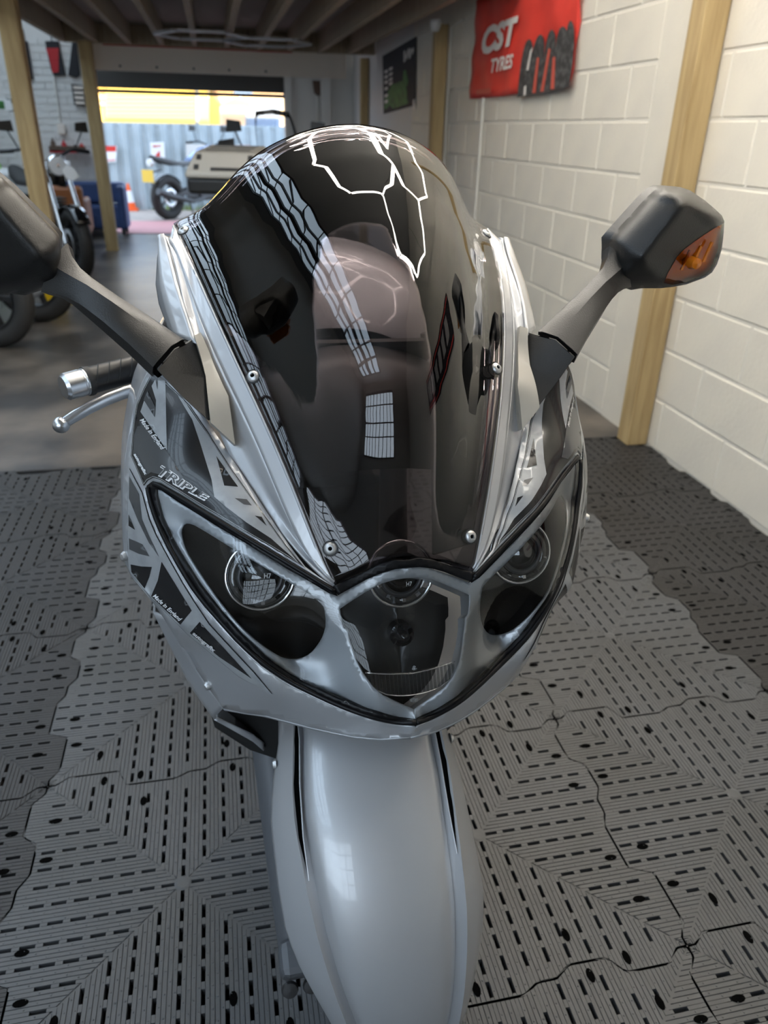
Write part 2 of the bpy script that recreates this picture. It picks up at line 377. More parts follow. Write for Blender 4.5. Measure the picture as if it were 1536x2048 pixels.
wn = empty('window_2', (-2.6, BY, 1.0)); tag(wn, 'tall paned workshop window in the wall behind the camera', None, None, 'structure')
WX0, WX1, WZ0, WZ1, wnx, wnz = -4.6, -.9, 1.1, 3.3, 9, 4
for i in range(wnx):
    for k in range(wnz):
        x0 = WX0 + (WX1 - WX0) * i / wnx; z0 = WZ0 + (WZ1 - WZ0) * k / wnz
        box('pane', (x0 + .02, BY + .005, z0 + .02), (x0 + (WX1 - WX0) / wnx - .02, BY + .012, z0 + (WZ1 - WZ0) / wnz - .02), 'window_pane', wn).location -= Vector(wn.location)
for i in range(wnx + 1):
    x = WX0 + (WX1 - WX0) * i / wnx; box('glazing_bar', (x - .022, BY + .002, WZ0), (x + .022, BY + .05, WZ1), 'bar_dark', wn).location -= Vector(wn.location)
for k in range(wnz + 1):
    z = WZ0 + (WZ1 - WZ0) * k / wnz; box('glazing_bar', (WX0, BY + .002, z - .022), (WX1, BY + .04, z + .022), 'bar_dark', wn).location -= Vector(wn.location)

# ---------------------------------------------------------------- front wall, shutter, fascia
OX0, OX1, OZ = -1.80, 0.55, 2.75
wf = empty('wall_front', (0, FY, 0)); tag(wf, 'white painted front wall around the shutter door', None, None, 'structure')
def wfp(name, lo, hi, m):
    o = box(name, lo, hi, m, wf); o.location = Vector(o.location) - Vector((0, FY, 0)); return o
wfp('wall_section', (LX, FY, -.02), (OX0, FY + .2, ROOF), 'brick_white'); wfp('wall_section', (OX1, FY, -.02), (WX + .01, FY + .2, ROOF), 'white_paint'); wfp('wall_section', (OX0, FY, OZ), (OX1, FY + .2, ROOF), 'white_paint')
wfp('door_jamb', (OX1, FY - .06, 0), (OX1 + .09, FY, 2.4), 'white_paint'); wfp('pier', (1.02, FY - .12, 0), (1.14, FY, 2.4), 'white_paint')
# a few courses of rough white bricks left of the door
bme = MB(); bme.box((0, 0, 0), (.225, .02, .068)); bme = bme.mesh('brick', 'brick_white')
for r in range(28):
    for cnt in range(6):
        o = objm('brick', bme, wf); o.location = (OX0 - .125 - cnt * .235 - (.117 if r % 2 else 0), -.006 + random.uniform(-.003, .003), .04 + r * .078)
sh = empty('roller_shutter', ((OX0 + OX1) / 2, FY + .05, 1.64)); tag(sh, 'dark ribbed roller shutter half raised above the doorway', 'shutter')
sl = MB(); sl.prism([(0, -.02, 0), (0, -.012, .0), (0, .0, .012), (0, .0, .065), (0, -.012, .079), (0, -.02, .079)], (OX1 - OX0 + .04, 0, 0)); sl = sl.mesh('slat', 'shutter')
for k in range(14):
    objm('slat', sl, sh, (-(OX1 - OX0) / 2 - .02, 0, .04 + k * .078))
box('bottom_rail', (0, 0, 0), (OX1 - OX0 + .04, .04, .045), 'shutter', sh).location = (0, 0, .01)
box('guide_rail', (0, 0, 0), (.05, .08, 2.6), 'shutter', sh).location = (-(OX1 - OX0) / 2 - .02, -.03, -.33); box('guide_rail', (0, 0, 0), (.05, .08, 2.6), 'shutter', sh).location = ((OX1 - OX0) / 2 + .02, -.03, -.33)
FAY = 8.74; fl_, fr_ = onY(193, 148, FAY), onY(692, 150, FAY); fa = empty('fascia_board', ((fl_.x + fr_.x) / 2, FAY, 1.79)); tag(fa, 'pale sheet fascia board with fixing screws below the mezzanine edge', 'fascia')
box('board', (0, 0, 0), (fr_.x - fl_.x, .03, .25), 'fascia', fa).location = (0, 0, .125)
scm = MB(); scm.lathe([(.0, .006), (.011, .005), (.013, 0)], (0, 0, 0), (0, -1, 0), 10); scm = scm.mesh('screw', 'dark_metal')
for x in (-1.1, -.72, -.33, .05, .45): objm('screw', scm, fa, (x, -.016, .045))
box('edge_strip', (0, 0, 0), (2.0, .036, .012), 'red_fabric', fa).location = (-.25, 0, .236)

# ---------------------------------------------------------------- timber posts and mezzanine
def post(x0, y0, s, z1, label, foot=False, sx=None):
    p = empty('timber_post', (x0 + (sx or s) / 2, y0 + s / 2, -.018 if y0 > 2.1 else 0.001)); tag(p, label, 'post', 'timber posts')
    mb = MB(); mb.box((0, 0, z1 / 2), (sx or s, s, z1)); mb.build('shaft', 'timber', p, bevel=.004)
    if foot:
        mb = MB(); mb.box((0, 0, .05), (s * 1.15, s * 1.15, .1)); mb.box((0, 0, .004), (s * 1.7, s * 1.7, .008)); mb.build('post_foot', 'yellow_plastic', p)
    return p
post(1.355, 1.945, .10, 2.9, 'knotty pale timber post against the block wall beside the mirror')
post(1.355, 5.72, .10, 2.05, 'timber post against the wall between the red and black banners')
post(1.36, 9.1, .09, 2.05, 'farthest timber post on the right, beyond the black banner')
lp = post(-1.80, 5.48, .13, 2.05, 'nearest left timber post with yellow foot, beside the parked bikes', True)
post(-1.70, 8.45, .13, 2.05, 'timber post standing in front of the blue sofa')
mz = empty('mezzanine', (0, 6.4, 2.03)); tag(mz, 'timber mezzanine deck with exposed joists over the aisle', 'mezzanine')
jm = MB(); jm.box((0, 0, .09), (.05, 4.5, .18)); jm = jm.mesh('joist', 'joist_wood')
x = -1.87
while x < 1.38:
    objm('joist', jm, mz, (x, .0, 0)); x += .335
bmM = MB(); bmM.box((0, 0, .09), (3.3, .06, .18)); bmM = bmM.mesh('beam', 'joist_wood')
objm('beam', bmM, mz, (-.21, 2.28, 0)); objm('beam', bmM, mz, (-.21, -2.28, 0))
box('deck', (0, 0, 0), (3.3, 4.62, .03), 'deck', mz).location = (-.21, 0, .196)
# white trunking on the right wall, sensor on the post
def cable(name, pts, r, m, label, cat):
    mb = MB(); mb.tube(pts, r, 8); return tag(mb.build(name, m, None, 60), label, cat)
cable('conduit', [(WX - .008, 4.72, .02), (WX - .008, 4.72, 1.50)], .009, 'pipe_white', 'thin white conduit running down the wall below the red banner', 'conduit')
cable('conduit', [(WX - .012, 5.62, .02), (WX - .012, 5.62, 2.0), (WX - .012, 5.3, 2.02)], .007, 'pipe_white', 'thin white cable along the wall beside the far timber post', 'cable')
s = empty('ceiling_sensor', (1.33, 5.66, 2.02)); tag(s, 'small white round sensor on top of the timber post', 'sensor')
mb = MB(); mb.lathe([(.0, -.05), (.03, -.045), (.042, -.01), (.042, .03)], (0, 0, 0), (0, 0, 1), 16); mb.build('body', 'white_plastic', s, 50)
cable('conduit', [(.98, FY - .02, .1), (.98, FY - .02, 1.62), (1.0, FY - .02, 1.68)], .012, 'pipe_white', 'white conduit on the far wall under the small brown box', 'conduit')
b = empty('alarm_box', (.99, FY - .06, 1.72)); tag(b, 'small brown box high on the far white wall', 'box')
mb = MB(); mb.prism([(-.07, 0, .12), (.07, 0, .12), (.06, 0, -.03), (0, 0, -.06), (-.05, 0, -.02)], (0, .05, 0)); mb.build('cover', 'brown_box', b, bevel=.006)

# ---------------------------------------------------------------- hexagon LED lights
def hexlight(name, centres, R, z, m, label, wd=.035, yaw=0.0, hl=.05):
    root = empty(name, (centres[0][0], centres[0][1], z)); tag(root, label, 'light')
    seen = set()
    for cx, cy in centres:
        vs = [(cx + R * math.cos(yaw + math.pi / 3 * k), cy + R * math.sin(yaw + math.pi / 3 * k)) for k in range(6)]
        for k in range(6):
            a, b2 = vs[k], vs[(k + 1) % 6]; key = (round((a[0] + b2[0]) / 2, 2), round((a[1] + b2[1]) / 2, 2))
            if key in seen: continue
            seen.add(key); av = Vector((*a, 0)); bv = Vector((*b2, 0)); d = (bv - av).normalized() * .012
            mb = MB(); mb.bar(av + d - Vector((centres[0][0], centres[0][1], 0)), bv - d - Vector((centres[0][0], centres[0][1], 0)), wd, .02); mb.build('led_tube', m, root)
    for cx, cy in centres[:2]:
        hang = MB(); hang.tube([(cx - centres[0][0] + R, cy - centres[0][1], .01), (cx - centres[0][0] + R, cy - centres[0][1], hl)], .003, 5)
        hang.build('hanger', 'dark_metal', root)
    return root
hexlight('hexagon_light', [(-.45, 6.9), (.15, 7.25)], .40, 1.985, 'led_off', 'unlit grey hexagon frame light hanging under the mezzanine joists', .04)
R6 = .46; q = R6 * math.sqrt(3)
R6 = .545; q = R6 * math.sqrt(3)
hexlight('hexagon_light', [(-.2, .55), (.617, .078), (.617, 1.022), (-.2, 1.494)], R6, 2.3, 'led', 'lit white hexagon grid light above the motorcycle', .036, 0, 1.24)
hexlight('hexagon_light', [(-.35, 2.6), (-.35 + 1.5 * R6, 2.6 + q / 2), (-.35 + 1.5 * R6, 2.6 - q / 2)], R6, 3.1, 'led', 'lit white hexagon grid light before the mezzanine', .032, 0, .45)

# ---------------------------------------------------------------- banners on the right wall
def wallpoly(mb, pix, X): mb.poly([onX(u, v, X) for u, v in pix])
def z2b(pts): return [(930 + x / 5.908, y / 5.908) for x, y in pts]
bn = empty('wall_banner', (WX - .01, 4.1, 1.5)); tag(bn, 'red cloth banner with white lettering and a row of printed tyres', 'banner')
mb = MB(); NY, NZ = 30, 14; g = {}
vs = []; fs = []
for a in range(NY + 1):
    for c in range(NZ + 1):
        y = 5.0 - 1.76 * a / NY; z = 1.50 + .60 * c / NZ + .04 * (a / NY) * (c == 0) * 0
        xx = -.006 * math.sin(a * .9 + c * .5) - .006 * math.sin(c * 1.3 - a * .35) - .004
        zz = z + (-.012 * math.sin(math.pi * a / NY) if c == 0 else 0) + (.02 * a / NY if c == 0 else 0)
        vs.append((xx - .004, y - 4.1, zz - 1.5))
for a in range(NY):
    for c in range(NZ): fs.append((a * (NZ + 1) + c, (a + 1) * (NZ + 1) + c, (a + 1) * (NZ + 1) + c + 1, a * (NZ + 1) + c + 1))
mb.add(vs, fs); mb.build('cloth', 'red_cloth', bn, 180, solid=.002)
BXX = WX - .034
def prn(name, polys, m, root, X=BXX):
    mb = MB()
    for pl in polys: mb.prism([Vector(onX(u, v, X)) - Vector(root.location) for u, v in pl], (.0012, 0, 0))
    return mb.build(name, m, root)
def textpx(name, txt, o, xv, yv, m, root, X, shear=0.0, bold=0.0):
    v, f = text_mesh(txt, 1, shear, bold); mb = MB()
    mb.add([Vector(onX(o[0] + a * xv[0] + b * yv[0], o[1] + a * xv[1] + b * yv[1], X)) - Vector(root.location) for a, b in v], f); return mb.build(name, m, root)
textpx('lettering', 'CST', (961, 113), (70, -25), (6, -58), 'print_white', bn, BXX, .14, .05)
textpx('lettering', 'TYRES', (980, 147), (44, -11), (3, -29), 'print_white', bn, BXX, .14, .03)
prn('small_print', [z2b([(130, 1060), (305, 1035), (300, 1100), (130, 1120)])], 'print_red', bn)
ty = [[(615, 1150), (650, 800), (700, 560), (755, 470), (800, 540), (790, 700), (740, 1130)], [(740, 1130), (770, 800), (810, 560), (880, 410), (930, 480), (930, 700), (900, 1110)],
      [(900, 1110), (930, 700), (960, 450), (1010, 360), (1060, 430), (1060, 700), (1030, 1080)], [(1030, 1080), (1060, 600), (1090, 380), (1150, 320), (1200, 400), (1220, 700), (1180, 1050)], [(1150, 1060), (1180, 400), (1230, 240), (1280, 330), (1290, 600), (1230, 1020)]]
def rounded(P, it=2):
    for _ in range(it):
        Q = [P[0]]
        for a, b in zip(P[:-1], P[1:]): Q += [(a[0] * .75 + b[0] * .25, a[1] * .75 + b[1] * .25), (a[0] * .25 + b[0] * .75, a[1] * .25 + b[1] * .75)]
        P = Q + [P[-1]]
    return P
for k, t in enumerate(ty): prn('printed_tyre', [z2b(rounded([(x + (1 if y < 600 else 0) * (10 if x > 900 else 0), y - (25 if y < 600 else 0)) for x, y in t]))], 'print_black', bn, BXX - .001 * k)
prn('printed_stripe', [z2b(t) for t in ([(850, 680), (875, 680), (830, 1100), (795, 1100)], [(985, 570), (1010, 580), (925, 1080), (890, 1085)], [(1035, 680), (1065, 670), (1050, 1050), (1010, 1055)])], 'print_red', bn, BXX - .006)
prn('printed_stripe', [z2b(t) for t in ([(770, 600), (795, 560), (745, 830), (725, 830)], [(700, 1020), (720, 1010), (712, 1130), (692, 1130)])], 'print_white', bn, BXX - .006)
gb = empty('wall_banner', (WX - .01, 7.5, 1.45)); tag(gb, 'black cloth banner with green print near the mezzanine', 'banner')
P = [onX(u, v, WX - .012) for u, v in ((765, 112), (832, 73), (830, 210), (767, 228))]
mb = MB(); mb.prism([p - Vector(gb.location) for p in P], (.006, 0, 0)); mb.build('cloth', 'black_cloth', gb)
def zg(pts): return [(740 + x / 8.533, 50 + y / 8.533) for x, y in pts]
GX = WX - .015
prn('green_print', [zg([(240, 1430), (250, 1250), (370, 1020), (560, 950), (575, 780), (610, 760), (650, 950), (620, 1080), (650, 1340), (540, 1380), (400, 1430), (330, 1360), (290, 1430)])], 'print_green', gb, GX)
prn('pale_print', [zg([(250, y), (300, y - 20), (300, y + 30), (250, y + 50)]) for y in (780, 870, 960, 1070, 1190, 1290)] + [zg([(325, y), (385, y - 30), (375, y + 20), (325, y + 45)]) for y in (740, 830, 920, 990)], 'print_white', gb, GX - .001)
prn('pale_print', [zg(t) for t in ([(575, 450), (600, 430), (600, 620), (575, 640)], [(605, 540), (650, 400), (670, 400), (625, 600)], [(660, 480), (680, 400), (700, 395), (690, 560), (660, 580)], [(705, 420), (745, 380), (745, 440), (715, 520)], [(735, 1280), (765, 1260), (775, 1420), (725, 1440)])], 'print_white', gb, GX - .001)
# dark banner nearer the camera (only seen mirrored in the screen)
nb = empty('wall_banner', (WX - .01, -.5, 1.2)); tag(nb, 'long dark banner with red edging on the wall near the camera', 'banner')
mb = MB(); mb.box((0, 0, .3), (.008, 1.5, .42)); mb.build('cloth', 'black_cloth', nb)
for k in range(6):
    mb = MB(); mb.box((-.006, -.6 + k * .22, .32), (.002, .14, .2)); mb.build('printed_panel', 'wall_grey', nb)
mb = MB(); mb.box((-.006, 0, .13), (.002, 1.45, .02)); mb.box((-.006, 0, .47), (.002, 1.45, .02)); mb.build('edging', 'sign_red', nb)
# ================================================================ the motorcycle (local frame: x to the viewer's right, y backwards, z up)
ML = np.array([[0.99936898, 0.03231181, -0.01475081], [-0.03231533, 0.99947772, 0.0], [0.01474311, 0.00047668, 0.9998912]]); OFF = -0.283322
CL = ML @ CAM - np.array([OFF, 0, 0])
bike = empty('motorcycle'); tag(bike, 'silver touring motorcycle with smoked windscreen facing the camera on grey tiles', 'motorcycle')
bike.matrix_world = Matrix.Translation(ML.T @ np.array([OFF, 0, 0])) @ Matrix(ML.T.tolist()).to_4x4()
def lray(u, v): return ML @ wray(u, v)
def lproj(P):
    q = RW @ (ML.T @ (np.asarray(P, float) + np.array([OFF, 0, 0])) - CAM); return (768 + FP * q[0] / q[2], 1024 + FP * q[1] / q[2], q[2])
# measured points of the left half of the nose
SCR = [[-.22, .098, 1.16], [-.207, .03, 1.14], [-.196, -.023, 1.119], [-.186, -.066, 1.099], [-.176, -.1, 1.078], [-.166, -.13, 1.058], [-.157, -.158, 1.038], [-.147, -.184, 1.018], [-.138, -.206, .998], [-.129, -.227, .978], [-.12, -.245, .956], [-.112, -.262, .934], [-.104, -.278, .913], [-.096, -.292, .89], [-.087, -.306, .867], [-.078, -.322, .846]]
CRE = [[-.194, -.092, 1.071], [-.186, -.116, 1.051], [-.175, -.143, 1.032], [-.166, -.168, 1.014], [-.157, -.191, .995], [-.149, -.212, .976], [-.141, -.232, .957], [-.132, -.248, .937], [-.124, -.265, .917], [-.115, -.28, .897], [-.106, -.293, .876], [-.095, -.306, .856]]
RID = [[-.19, -.166, .968], [-.182, -.182, .959], [-.174, -.197, .949], [-.167, -.21, .939], [-.159, -.224, .93], [-.152, -.237, .92], [-.145, -.247, .909], [-.137, -.259, .9], [-.13, -.269, .889], [-.122, -.278, .878], [-.114, -.288, .868], [-.106, -.297, .858]]
HUP = [[-.248, -.2, .922], [-.23, -.212, .912], [-.213, -.23, .906], [-.196, -.247, .901], [-.179, -.262, .895], [-.163, -.275, .887], [-.146, -.284, .878], [-.129, -.295, .87], [-.112, -.304, .861], [-.095, -.313, .853], [-.078, -.322, .844]]
HLO = [[-.259, -.206, .879], [-.245, -.233, .853], [-.228, -.26, .831], [-.209, -.285, .81], [-.186, -.31, .793], [-.163, -.322, .768], [-.135, -.334, .745], [-.105, -.350, .730], [-.072, -.368, .719], [-.04, -.385, .712]]
BLK = [[-.199, -.174, .972], [-.184, -.198, .952], [-.169, -.224, .934], [-.154, -.247, .916], [-.139, -.268, .897], [-.124, -.287, .877]]
MISC = [[-.195, -.232, .918], [-.174, -.241, .919], [-.155, -.263, .907], [-.27, -.179, .908], [-.23, -.219, .879], [-.121, -.318, .748], [-.228, -.264, .795], [-.242, -.256, .773], [-.22, -.273, .786], [-.233, -.267, .769], [-.149, -.333, .721], [-.168, -.322, .737], [-.258, -.221, .837],
        [-.074, -.333, .824], [-.069, -.344, .812], [-.058, -.362, .785], [-.043, -.377, .758], [-.017, -.384, .729], [-.178, -.266, .638], [-.154, -.295, .656], [-.131, -.314, .659], [-.108, -.331, .662], [-.086, -.347, .666], [-.063, -.357, .664], [-.04, -.367, .666],
        [-.064, -.323, .838], [-.043, -.322, .849], [-.022, -.325, .86], [-.33, -.06, .86], [-.283, -.12, .967], [-.295, -.138, .916], [-.302, -.155, .845], [-.304, -.160, .807], [-.297, -.168, .786], [-.262, -.13, 1.02], [-.282, -.190, .79], [-.24, -.21, .70], [-.205, -.24, .645]]
del MISC[28]
MIDP = [[0, -.325, .862], [0, -.327, .850], [0, -.384, .716], [0, -.395, .708], [0, -.397, .703], [0, -.375, .668], [0, -.360, .785]]
class TPS:
    def __init__(s, P, lam=2.0):
        uv = np.array([lproj(p) for p in P]); s.c = uv[:, :2] / 100; y = 1 / uv[:, 2]; n = len(y)
        K = s.k(s.c[:, None] - s.c[None]) + np.eye(n) * lam * 1e-2
        A = np.zeros((n + 3, n + 3)); A[:n, :n] = K; A[:n, n] = 1; A[:n, n + 1:] = s.c; A[n, :n] = 1; A[n + 1:, :n] = s.c.T
        s.w = np.linalg.solve(A, np.r_[y, 0, 0, 0]); s.n = n
    @staticmethod
    def k(d): r2 = (d ** 2).sum(-1) + 1e-12; return .5 * r2 * np.log(r2)
    def depth(s, u, v):
        q = np.array([u, v]) / 100; return 1 / (s.k(q - s.c) @ s.w[:s.n] + s.w[s.n] + q @ s.w[s.n + 1:])
SKIN = TPS(SCR[1:] + RID[::2] + HUP + HLO + BLK + MISC + MIDP, 6.0)
def lift(u, v, off=0.0, dd=0.0, S=SKIN):
    """left-half pixel on the nose skin -> local point; off = height above the skin, dd = extra depth behind it"""
    P = CL + lray(u, v) * (S.depth(u, v) + dd)
    if off:
        a = CL + lray(u + 3, v) * S.depth(u + 3, v) - CL - lray(u - 3, v) * S.depth(u - 3, v); b = CL + lray(u, v + 3) * S.depth(u, v + 3) - CL - lray(u, v - 3) * S.depth(u, v - 3)
        n = np.cross(a, b); n /= np.linalg.norm(n)
        if n @ lray(u, v) > 0: n = -n
        P = P + n * off
    return P
def smoothp(P, deg=4):
    P = np.array(P, float); t = np.linspace(0, 1, len(P)); return np.stack([np.polyval(np.polyfit(t, P[:, k], deg), t) for k in range(3)], 1)
def polyrail(P, deg, n):
    P = np.array(P, float); s = np.r_[0, np.cumsum(np.linalg.norm(np.diff(P, axis=0), axis=1))]; s /= s[-1]; t = np.linspace(0, 1, n); w = np.ones(len(P)); w[0] = w[-1] = 6
    return np.stack([np.polyval(np.polyfit(s, P[:, k], deg, w=w), t) for k in range(3)], 1)
def resamp(P, n):
    P = np.array(P, float); s = np.r_[0, np.cumsum(np.linalg.norm(np.diff(P, axis=0), axis=1))]; t = np.linspace(0, s[-1], n)
    return np.stack([np.interp(t, s, P[:, k]) for k in range(P.shape[1])], 1)
def chaikin(P, it=1, closed=False):
    P = np.array(P, float)
    for _ in range(it):
        Q = []
        N = len(P)
        if not closed: Q.append(P[0])
        for i in range(N if closed else N - 1):
            a, b = P[i], P[(i + 1) % N]; Q += [a * .75 + b * .25, a * .25 + b * .75]
        if not closed: Q.append(P[-1])
        P = np.array(Q)
    return P
def inpoly(pt, poly):
    x, y = pt; r = False; n = len(poly); j = n - 1
    for i in range(n):
        xi, yi = poly[i]; xj, yj = poly[j]
        if (yi > y) != (yj > y) and x < (xj - xi) * (y - yi) / (yj - yi) + xi: r = not r
        j = i
    return r
def fill(poly, holes=(), sp=10.0, extra=()):
    """triangulate a 2-D region with a regular interior grid"""
    V = []; E = []
    loops = []
    for L in [poly] + list(holes):
        L = [tuple(map(float, p)) for p in L]; D = []
        for i in range(len(L)):
            a, b = np.array(L[i]), np.array(L[(i + 1) % len(L)]); n = max(1, int(np.linalg.norm(b - a) / sp))
            D += [tuple(a + (b - a) * k / n) for k in range(n)]
        loops.append(D); s = len(V); V += D; E += [(s + i, s + (i + 1) % len(D)) for i in range(len(D))]
    xs = [p[0] for p in poly]; ys = [p[1] for p in poly]; B = np.array(V)
    y = min(ys) + sp * .37; r = 0
    while y < max(ys):
        x = min(xs) + sp * (.5 if r % 2 else .1)
        while x < max(xs):
            if inpoly((x, y), loops[0]) and not any(inpoly((x, y), h) for h in loops[1:]) and np.min(((B - (x, y)) ** 2).sum(1)) > (sp * .55) ** 2: V.append((x, y))
            x += sp
        y += sp * .87; r += 1
    V += [tuple(e) for e in extra]
    o = delaunay_2d_cdt([Vector(p) for p in V], E, [], 0, 1e-4)
    vv = [tuple(p) for p in o[0]]; ff = []
    for f in o[2]:
        c = np.mean([vv[i] for i in f], axis=0)
        if inpoly(c, loops[0]) and not any(inpoly(c, h) for h in loops[1:]): ff.append(tuple(f))
    return vv, ff
def mirrored(mb, vs, fs, both=True, side=None):
    vs = [tuple(v) for v in vs]
    if side != 'R': mb.add(vs, fs)
    if side != 'L': mb.add([(-x, y, z) for x, y, z in vs], [tuple(reversed(f)) for f in fs])
def patch(name, m, poly, holes=(), sp=10., off=0., dd=0., parent=None, mid=(), solid=0.0, smooth=180, side=None, build=True, dfun=None):
    v, f = fill(poly, holes, sp); P = []
    mids = np.array(mid) if len(mid) else None
    for u, w in v:
        p = lift(u, w, off, dd + (dfun(u, w) if dfun else 0))
        if mids is not None:
            d = np.abs(np.interp(w, mids[:, 1], mids[:, 0]) - u)
            if d < .6 and mids[0, 1] - .5 <= w <= mids[-1, 1] + .5: p[0] = 0
            elif p[0] > 0: p[0] = -.0002
        P.append(p)
    mb = MB(); mirrored(mb, P, f, side=side)
    me_o = mb.build(name, m, parent or bike, smooth, solid=solid)
    bm = bmesh.new(); bm.from_mesh(me_o.data); bmesh.ops.remove_doubles(bm, verts=bm.verts, dist=.0001)
    bmesh.ops.recalc_face_normals(bm, faces=bm.faces)
    t = sum((fc.normal.y * fc.calc_area() for fc in bm.faces))
    if t > 0: bmesh.ops.reverse_faces(bm, faces=bm.faces)
    bm.to_mesh(me_o.data); bm.free()
    me_o.data.polygons.foreach_set('use_smooth', [True] * len(me_o.data.polygons))
    return me_o
def px(P): return lproj(P)[:2]
mA, mB, mV, mH, mF, mC = [px(p) for p in MIDP[:6]]
# ---------------------------------------------------------------- fairing shell
HUPX = [(294, 971), (306, 962), (321.6, 966), (356.7, 987.4), (395.8, 1011.8), (434.8, 1035.2), (474, 1059.6), (525.5, 1090.6), (574, 1120), (607, 1139.5), (668.8, 1174.6)]
HLOX = [(292, 979), (296, 1002), (308, 1041), (329.4, 1088), (354.8, 1133), (382, 1178), (409.5, 1214), (470, 1282), (522, 1331), (571.6, 1365), (617, 1387), (674.6, 1413.7), (732, 1435), (789, 1448), mF]
SILX = [(312, 728), (299, 738), (279.5, 777), (266, 826), (256, 880), (249, 928), (246.5, 1000), (247, 1058), (249, 1123), (262, 1152), (306, 1205), (327, 1236)]
SEAMX = [(327, 1236), (360, 1290), (395, 1343), (422, 1383), (446.6, 1417)]
CHINX = [(446.6, 1419), (489, 1426), (533, 1431.6), (575.6, 1442.7), (618, 1454.3), (661, 1463.7), (704, 1472.5), (760, 1478), mC]
RIDX = [px(p) for p in smoothp(RID, 3)]
shell_poly = SILX + SEAMX[1:] + CHINX[1:] + list(reversed(HLOX)) + HUPX + [(640, 1155)] + list(reversed(RIDX)) + [(405, 826), (385, 790), (362, 748), (350, 715)]
shell = patch('front_fairing', 'silver', shell_poly, sp=11, mid=[mF, mC], solid=.003)
shell['label'] = 'silver front fairing around the headlight'
# edge flange turning back behind the outline (side fairings run back along the engine)
side_top = [(-.225, .16, 1.10), (-.25, .05, 1.09)]
def loft(name, m, rails, n=24, sub=3, parent=None, smooth=60, solid=.003, mir=True, one=None):
    Rr = [resamp(r, n) for r in rails]; rows = []
    for a, b in zip(Rr[:-1], Rr[1:]):
        for k in range(sub): rows.append(a + (b - a) * k / sub)
    rows.append(Rr[-1]); V = [tuple(p) for r in rows for p in r]
    F = [(i * n + k, i * n + k + 1, (i + 1) * n + k + 1, (i + 1) * n + k) for i in range(len(rows) - 1) for k in range(n - 1)]
    for sd_ in ('L', 'R'):
        mb = MB(); mirrored(mb, V, F, side=sd_); o = mb.build(name, m, parent or bike, smooth, solid=solid)
    return o
sil3 = [lift(*p) for p in SILX]
r1 = [p + np.array([-.004, .03, -.002]) for p in sil3]; r2 = [p + np.array([-.012, .12, -.01]) for p in sil3]; r3 = [p + np.array([.0, .40, -.03]) for p in sil3]; r4 = [p + np.array([.06, .62, -.05]) for p in sil3]
loft('side_fairing', 'silver', [sil3, r1, r2, r3, r4], 26, 4, smooth=180)
seam3 = [lift(*p, off=-.001) for p in SEAMX]
SIL2 = [(306, 1207), (330, 1265), (352, 1318), (380, 1372), (428, 1440)]
sl3 = [lift(*a, dd=.05) for a in SIL2]
sb3 = [p + np.array([.02, .3, -.08]) for p in sl3]
loft('lower_side_panel', 'silver', [seam3, [(a + b) / 2 + np.array([-.006, -.004, 0]) for a, b in zip(resamp(seam3, 5), resamp(sl3, 5))], sl3, sb3], 20, 5, smooth=180)
lobe = [(428, 1440), (448, 1451), (480, 1469), (505, 1483), (527, 1502)]
l1 = [lift(u, v, dd=.06 + .02 * i) for i, (u, v) in enumerate(lobe)]; l0 = [lift(u + 2, v - 8 - 2 * i, dd=.075 + .02 * i) for i, (u, v) in enumerate(lobe)]
loft('lower_lobe', 'silver', [l0, l1, [p + np.array([.01, .25, -.05]) for p in l1]], 14, 3, smooth=180)
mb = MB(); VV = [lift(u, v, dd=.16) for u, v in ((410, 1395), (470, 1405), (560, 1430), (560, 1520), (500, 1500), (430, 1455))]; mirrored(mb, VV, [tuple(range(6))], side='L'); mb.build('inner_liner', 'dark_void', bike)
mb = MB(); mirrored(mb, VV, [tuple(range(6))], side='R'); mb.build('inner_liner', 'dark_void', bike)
# chin underside
ch3 = [lift(*p) for p in CHINX]; ch3[-1][0] = 0
loft('chin_underside', 'silver_matt', [ch3, [p + np.array([0, .06, -.006]) for p in ch3], [p * np.array([.8, 1, 1]) + np.array([0, .25, .03]) for p in ch3]], 18, 2, smooth=60)
# ---------------------------------------------------------------- silver strips beside the screen (creased)
scr = smoothp(SCR, 5); scr[-1] = SCR[-1]
cre_t = [lift(338, 480), lift(362, 530), lift(384.6, 582.8)]
cre = np.vstack([np.array(cre_t), smoothp(CRE, 4), [[-.0795, -.3205, .848]]])
cre = polyrail(cre, 5, 30)
rid_t = [lift(329, 471), lift(341, 508), lift(357, 569), lift(373, 620), lift(396, 690), lift(402, 755), lift(408, 820)]
rid = np.vstack([rid_t, smoothp(RID, 3), [[-.080, -.3207, .8475]]]); rid = polyrail(rid, 5, 34)
bulge = [a * .5 + b * .5 for a, b in zip(resamp(scr, 30), cre)]
loft('screen_surround', 'silver', [scr, cre], 40, 5, smooth=180)
mids = [(a + b) / 2 + np.array([.002, .006, .0]) for a, b in zip(cre, resamp(rid, 30))]
loft('screen_surround_flank', 'silver', [cre, mids, rid], 40, 4, smooth=180)
edge_in = scr + np.array([.004, .012, -.004])
loft('surround_return', 'silver_matt', [scr, edge_in], 40, 1)
# outer cheek above the mirror
ck_in = np.array(rid_t[:5]); CKX = [(329, 470), (319, 515), (316, 569), (322, 606), (340, 655)]
ck_out = np.array([lift(*p, dd=.012 + .010 * i * (i < 4) + .018 * (i >= 4)) for i, p in enumerate(CKX)]); ck_b = ck_out + np.array([.02, .12, -.02])
loft('upper_cheek', 'silver', [ck_in, (resamp(ck_in, 5) + resamp(ck_out, 5)) / 2 + np.array([-.006, -.006, 0]), ck_out, ck_b], 24, 4, smooth=180)
